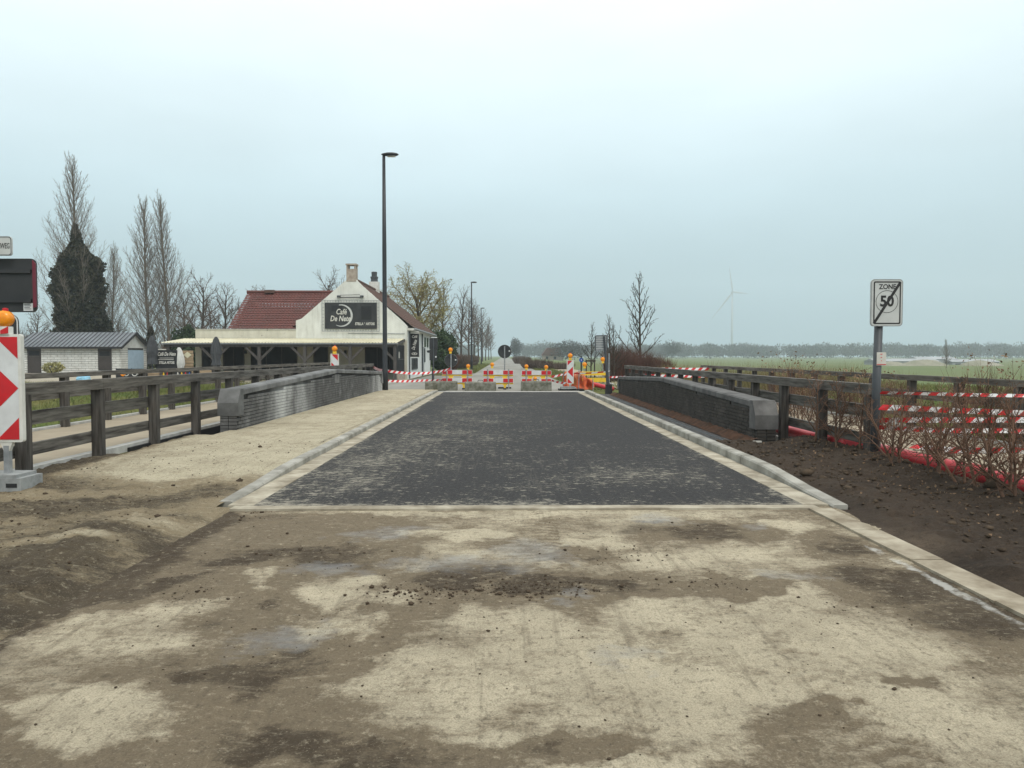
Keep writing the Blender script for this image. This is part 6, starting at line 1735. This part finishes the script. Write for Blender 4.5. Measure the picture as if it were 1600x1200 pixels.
grass('corner_grass', 9000, lambda rs, n: (rs.uniform(3.5, 8.5, n), 34.5 + rs.uniform(0, 1, n) * 20), 0.06, 0.28, 0.016, M['grass'], 'grass patch behind the netting and barriers', 7)

def clods(name, centres, m, label, seed):
    rs = np.random.RandomState(seed)
    V, Fc = [], []
    ic = np.array([(1, 0, 0), (-1, 0, 0), (0, 1, 0), (0, -1, 0), (0, 0, 1), (0, 0, -1), (.6, .6, .55), (-.6, .6, .5), (.6, -.6, .5), (-.6, -.6, .55)])
    fc = np.array([(0, 6, 4), (6, 2, 4), (2, 7, 4), (7, 1, 4), (1, 9, 4), (9, 3, 4), (3, 8, 4), (8, 0, 4), (0, 2, 6), (2, 1, 7), (1, 3, 9), (3, 0, 8), (2, 0, 5), (1, 2, 5), (3, 1, 5), (0, 3, 5)])
    for i, (x, y, z, s) in enumerate(centres):
        p = ic * rs.uniform(0.65, 1.2, (10, 1)) * s * np.array([1.2, 1.0, 0.75])
        a = rs.uniform(0, 6.28); c, sn = math.cos(a), math.sin(a)
        q = np.stack([p[:, 0] * c - p[:, 1] * sn + x, p[:, 0] * sn + p[:, 1] * c + y, p[:, 2] + z], 1)
        V.append(q); Fc.append(fc + 10 * i)
    return tag(np_mesh(name, np.concatenate(V), np.concatenate(Fc), m), label, 'soil', kind='stuff')
rs = np.random.RandomState(9)
C = []
for px, py, a, b_, n_, s0 in ((650, 925, 90, 18, 150, 0.010), (800, 925, 120, 12, 220, 0.009), (900, 915, 110, 10, 160, 0.007), (980, 870, 90, 14, 90, 0.007), (460, 865, 120, 20, 120, 0.007), (300, 930, 70, 26, 80, 0.007), (1130, 915, 60, 10, 80, 0.006), (1350, 960, 160, 40, 90, 0.005), (800, 1000, 700, 130, 130, 0.006), (560, 1020, 250, 60, 70, 0.006), (620, 795, 230, 4, 70, 0.008), (380, 800, 30, 10, 60, 0.012)):
    for k in range(n_):
        p_, q_ = px + rs.normal(0, a * 0.55), max(740, py + rs.normal(0, b_ * 0.6))
        y = gy(q_); x = gx(p_, y)
        if -2.5 < x < 3 and 1.5 < y < 7.7:
            s = 0.5 * s0 * rs.lognormal(0, 0.6)
            C.append((x, y, s))
gx_, gy_ = rs.uniform(-2.55, 2.9, 1500), 1.8 + 5.7 * rs.rand(1500) ** 1.3
kp = rs.rand(1500) < 0.25 + 0.9 * road_mud(gx_, gy_)
C = np.concatenate([np.array(C), np.stack([gx_[kp], gy_[kp], 0.0030 * rs.lognormal(0, 0.5, kp.sum())], 1)])
C = [tuple(q) for q in np.stack([C[:, 0], C[:, 1], road_z(C[:, 0], C[:, 1]) + C[:, 2] * 0.35, C[:, 2]], 1)]
clods('road_crumbs', C, M['clod'], 'dark soil crumbs scattered on the muddy road', 1)
x, y = rs.uniform(3.55, 5.55, 2600), rs.uniform(2.5, 13.3, 2600)
s = 0.0085 * rs.lognormal(0, 0.75, 2600)
clods('soil_clods', list(zip(x, y, rs_z(x, y) + s * 0.2, s)), M['clod'], 'clods of earth on the right soil verge', 2)
x, y = rs.uniform(-6.1, -2.95, 2200), 2.2 + 10.5 * rs.uniform(0, 1, 2200) ** 1.2
s = 0.006 * rs.lognormal(0, 0.6, 2200) * np.where(y > 9, 0.6, 1)
clods('verge_clods', list(zip(x, y, lw_z(x, y) + s * 0.2, s)), M['clod'], 'clods of earth on the left verge', 3)
x, y = rs.normal(4.85, 0.42, 520), rs.uniform(5.5, 12.6, 520)
x = np.clip(x, 3.7, 5.5)
o = leaf_cards('fallen_leaves', np.stack([x, y, rs_z(x, y) + 0.008], 1), 0.036, M['dead_leaf'], None, 3, 0.7)
tag(o, 'dead brown leaves under the bare hedge', 'leaves', kind='stuff')

# ================================================================== FAR THINGS
rs = np.random.RandomState(31)
V, Fc, off = [], [], 0
for row, (Y0, Y1, n_, h0, h1) in enumerate(((760, 860, 330, 11.0, 15.0), (860, 1060, 330, 13.5, 19.5))):
    for k in range(n_):
        Y = rs.uniform(Y0, Y1)
        x = -820 + 1900 * (k + rs.rand()) / n_
        if -4 < x / Y * 100 < 2.2: continue
        g0 = float(terrain_z(np.array([x]), np.array([Y]))[0])
        h = rs.uniform(h0, h1) * (0.8 + 0.5 * fbm(np.array([x * 0.012]), np.array([row * 3.0]), 3, 4)[0])
        w_ = h * rs.uniform(0.5, 0.85)
        m_ = 300
        u = rs.normal(size=(m_, 3)); u /= np.linalg.norm(u, axis=1)[:, None]
        u *= rs.uniform(0.25, 1.0, (m_, 1)) ** 0.5
        b0 = np.stack([x + u[:, 0] * w_, Y + u[:, 1] * w_, g0 + h * 0.56 + u[:, 2] * h * 0.44], 1)
        b0[:20, 2] = g0 + rs.uniform(0, 0.5, 20) * h
        t0 = b0 + np.stack([rs.normal(0, 0.5, m_), rs.normal(0, 0.5, m_), rs.uniform(0.8, 2.6, m_)], 1)
        v, f = stick_cloud(b0, t0, 0.6, k)
        V.append(v); Fc.append(f + off); off += len(v)
tag(np_mesh('far_woodland', np.concatenate(V), np.concatenate(Fc), M['far_wood']), 'hazy belt of bare woodland along the horizon', 'woodland', kind='stuff')
for px, Y, rx, h, lb in ((890, 330, 9.0, 8.0, 'broad hazy round tree behind the red roofed house'), (1050, 520, 8.0, 11.5, 'rounded hazy tree at the left of the woodland belt'), (806, 420, 3.4, 11.0, 'pointed hazy conifer near the end of the road')):
    leafy('far_tree', px, Y, rx, rx, h, 2200, M['far_wood'], lb, 0.75, px, 'hazy far trees', 'tree', True)
tree('far_poplar', 'poplar', POPLAR, 2, (gx(1483, 190), 190, -1.6), 0.36, 'single thin far tree in front of the white sheds', M['bark_pale'], M['twig_pale'], rz=1.0)
# far house
Y = 330.0; x = gx(868, Y)
t = empty('far_house', (x, Y, -0.6), 'small distant brick house with pale red roof', 'house')
MB().lohi((x - 5.4, Y, -0.9), (x + 3.4, Y + 9, 1.7)).build('wall', M['chimney'], t)
MB().prism([(x - 5.9, 1.6), (x + 3.9, 1.6), (x + 1.6, 5.0), (x - 3.6, 5.0)], Y - 0.5, Y + 9.5, 'y').build('roof', M['tile_brown'], t)
for dx in (-4.2, -0.8): MB().lohi((x + dx, Y - 0.05, 0.0), (x + dx + 1.1, Y + 0.02, 1.2)).build('window', M['glass'], t)
# long white sheds and earth heaps
for (pa, pb, Y, z1, lb) in ((1372, 1472, 262, 0.55, 'longest white shed beyond the field'), (1440, 1500, 268, 1.2, 'taller white shed behind the long one'), (1492, 1566, 264, 0.35, 'white shed farthest right beyond the field')):
    x0, x1 = gx(pa, Y), gx(pb, Y)
    t = empty('white_shed', ((x0 + x1) / 2, Y, -1.6), lb, 'shed', 'white sheds beyond the field')
    MB().lohi((x0, Y, -1.7), (x1, Y + 9, z1 - 0.9)).build('wall', M['white_sheet'], t)
    MB().prism([(Y - 0.3, z1 - 0.9), (Y + 9.3, z1 - 0.9), (Y + 4.5, z1)], x0 - 0.3, x1 + 0.3, 'x').build('roof', M['white_sheet'], t)
    for k in range(int((x1 - x0) / 4)): MB().lohi((x0 + 1 + k * 4, Y - 0.06, -1.6), (x0 + 3 + k * 4, Y - 0.01, z1 - 1.5)).build('bay_opening', M['dark_metal'], t)
for px, w_, Y, h, lb in ((1448, 8.0, 235, 2.0, 'broad earth heap in front of the white sheds'), (1395, 6, 240, 1.4, 'low earth heap left of the broad one'), (1535, 7, 238, 1.8, 'earth heap at the right in front of the sheds')):
    x = gx(px, Y); m = MB(); n_ = 18; rgs = [(1.0, 0), (0.72, 0.45), (0.4, 0.85), (0.08, 1.0)]
    rq = random.Random(px)
    for r_, z_ in rgs:
        for k in range(n_):
            a = 2 * math.pi * k / n_
            m.v.append((x + w_ * r_ * math.cos(a) * rq.uniform(0.88, 1.1), Y + 4 * r_ * math.sin(a), -1.65 + h * z_ * rq.uniform(0.9, 1.05)))
    for i in range(3):
        for k in range(n_): m.f.append((i * n_ + k, i * n_ + (k + 1) % n_, (i + 1) * n_ + (k + 1) % n_, (i + 1) * n_ + k)); m.m.append(0)
    m.f.append(tuple(3 * n_ + k for k in range(n_))); m.m.append(0)
    tag(m.build('earth_heap', M['heap'], origin=(x, Y, -1.6), smooth=True), lb, 'earth heap', 'earth heaps beyond the field')
# wind turbine
Y = 1650.0; x = gx(1144, Y); hub = gz(457, Y)
t = empty('wind_turbine', (x, Y, -1.6), 'hazy three bladed wind turbine above the woodland', 'wind turbine')
MB().lathe((x, Y, -1.6), [(2.6, 0), (2.3, hub * 0.5), (1.5, hub)], 14).build('tower', M['turbine'], t, smooth=True)
MB().lohi((x - 1.8, Y - 5.5, hub - 1.6), (x + 1.8, Y + 6, hub + 2.2)).build('nacelle', M['turbine'], t)
hb = MB().lathe((x - 1.0, Y - 8, hub + 0.3), [(0.3, 0), (1.6, 0.9), (1.9, 2.6)], 12, 'y').build('hub', M['turbine'], t, smooth=True)
for tx, tz in ((1110, 499), (1137, 418), (1168, 459.5)):
    a = Vector((x - 1.0, Y - 7, hub + 0.3)); b_ = Vector((gx(tx, Y), Y - 7.5, gz(tz, Y)))
    d = (b_ - a); L = d.length; d.normalize(); nn = Vector((-d.z, 0, d.x))
    m = MB(); sec = ((0.0, 0.9, 0.9), (0.06, 1.0, 0.9), (0.18, 2.0, 0.6), (0.6, 1.2, 0.3), (1.0, 0.25, 0.1))
    for u, cw, th in sec:
        c = a + d * (L * u)
        for k in range(6):
            an = 2 * math.pi * k / 6
            q = c + nn * (cw * math.cos(an)) + Vector((0, 1, 0)) * (th * math.sin(an)); m.v.append(tuple(q))
    for i in range(4):
        for k in range(6): m.f.append((i * 6 + k, i * 6 + (k + 1) % 6, (i + 1) * 6 + (k + 1) % 6, (i + 1) * 6 + k)); m.m.append(0)
    m.f.append(tuple(24 + k for k in range(6))); m.m.append(0)
    m.build('blade', M['turbine'], t)

# ================================================================== HAZE
hz = MB().lohi((-2150, -80, -4.0), (2150, 2150, 205.0))
hm = bpy.data.materials.new('pale_haze'); hm.use_nodes = True
ht = hm.node_tree; ht.nodes.clear()
ho = ht.nodes.new('ShaderNodeOutputMaterial'); hv = ht.nodes.new('ShaderNodeVolumePrincipled')
hv.inputs['Color'].default_value = (0.80, 0.895, 0.95, 1)
hv.inputs['Density'].default_value = 0.0005
hv.inputs['Anisotropy'].default_value = 0.2
ht.links.new(hv.outputs[0], ho.inputs['Volume'])
tag(hz.build('haze', hm), 'pale winter haze over the fields', 'haze', kind='stuff')
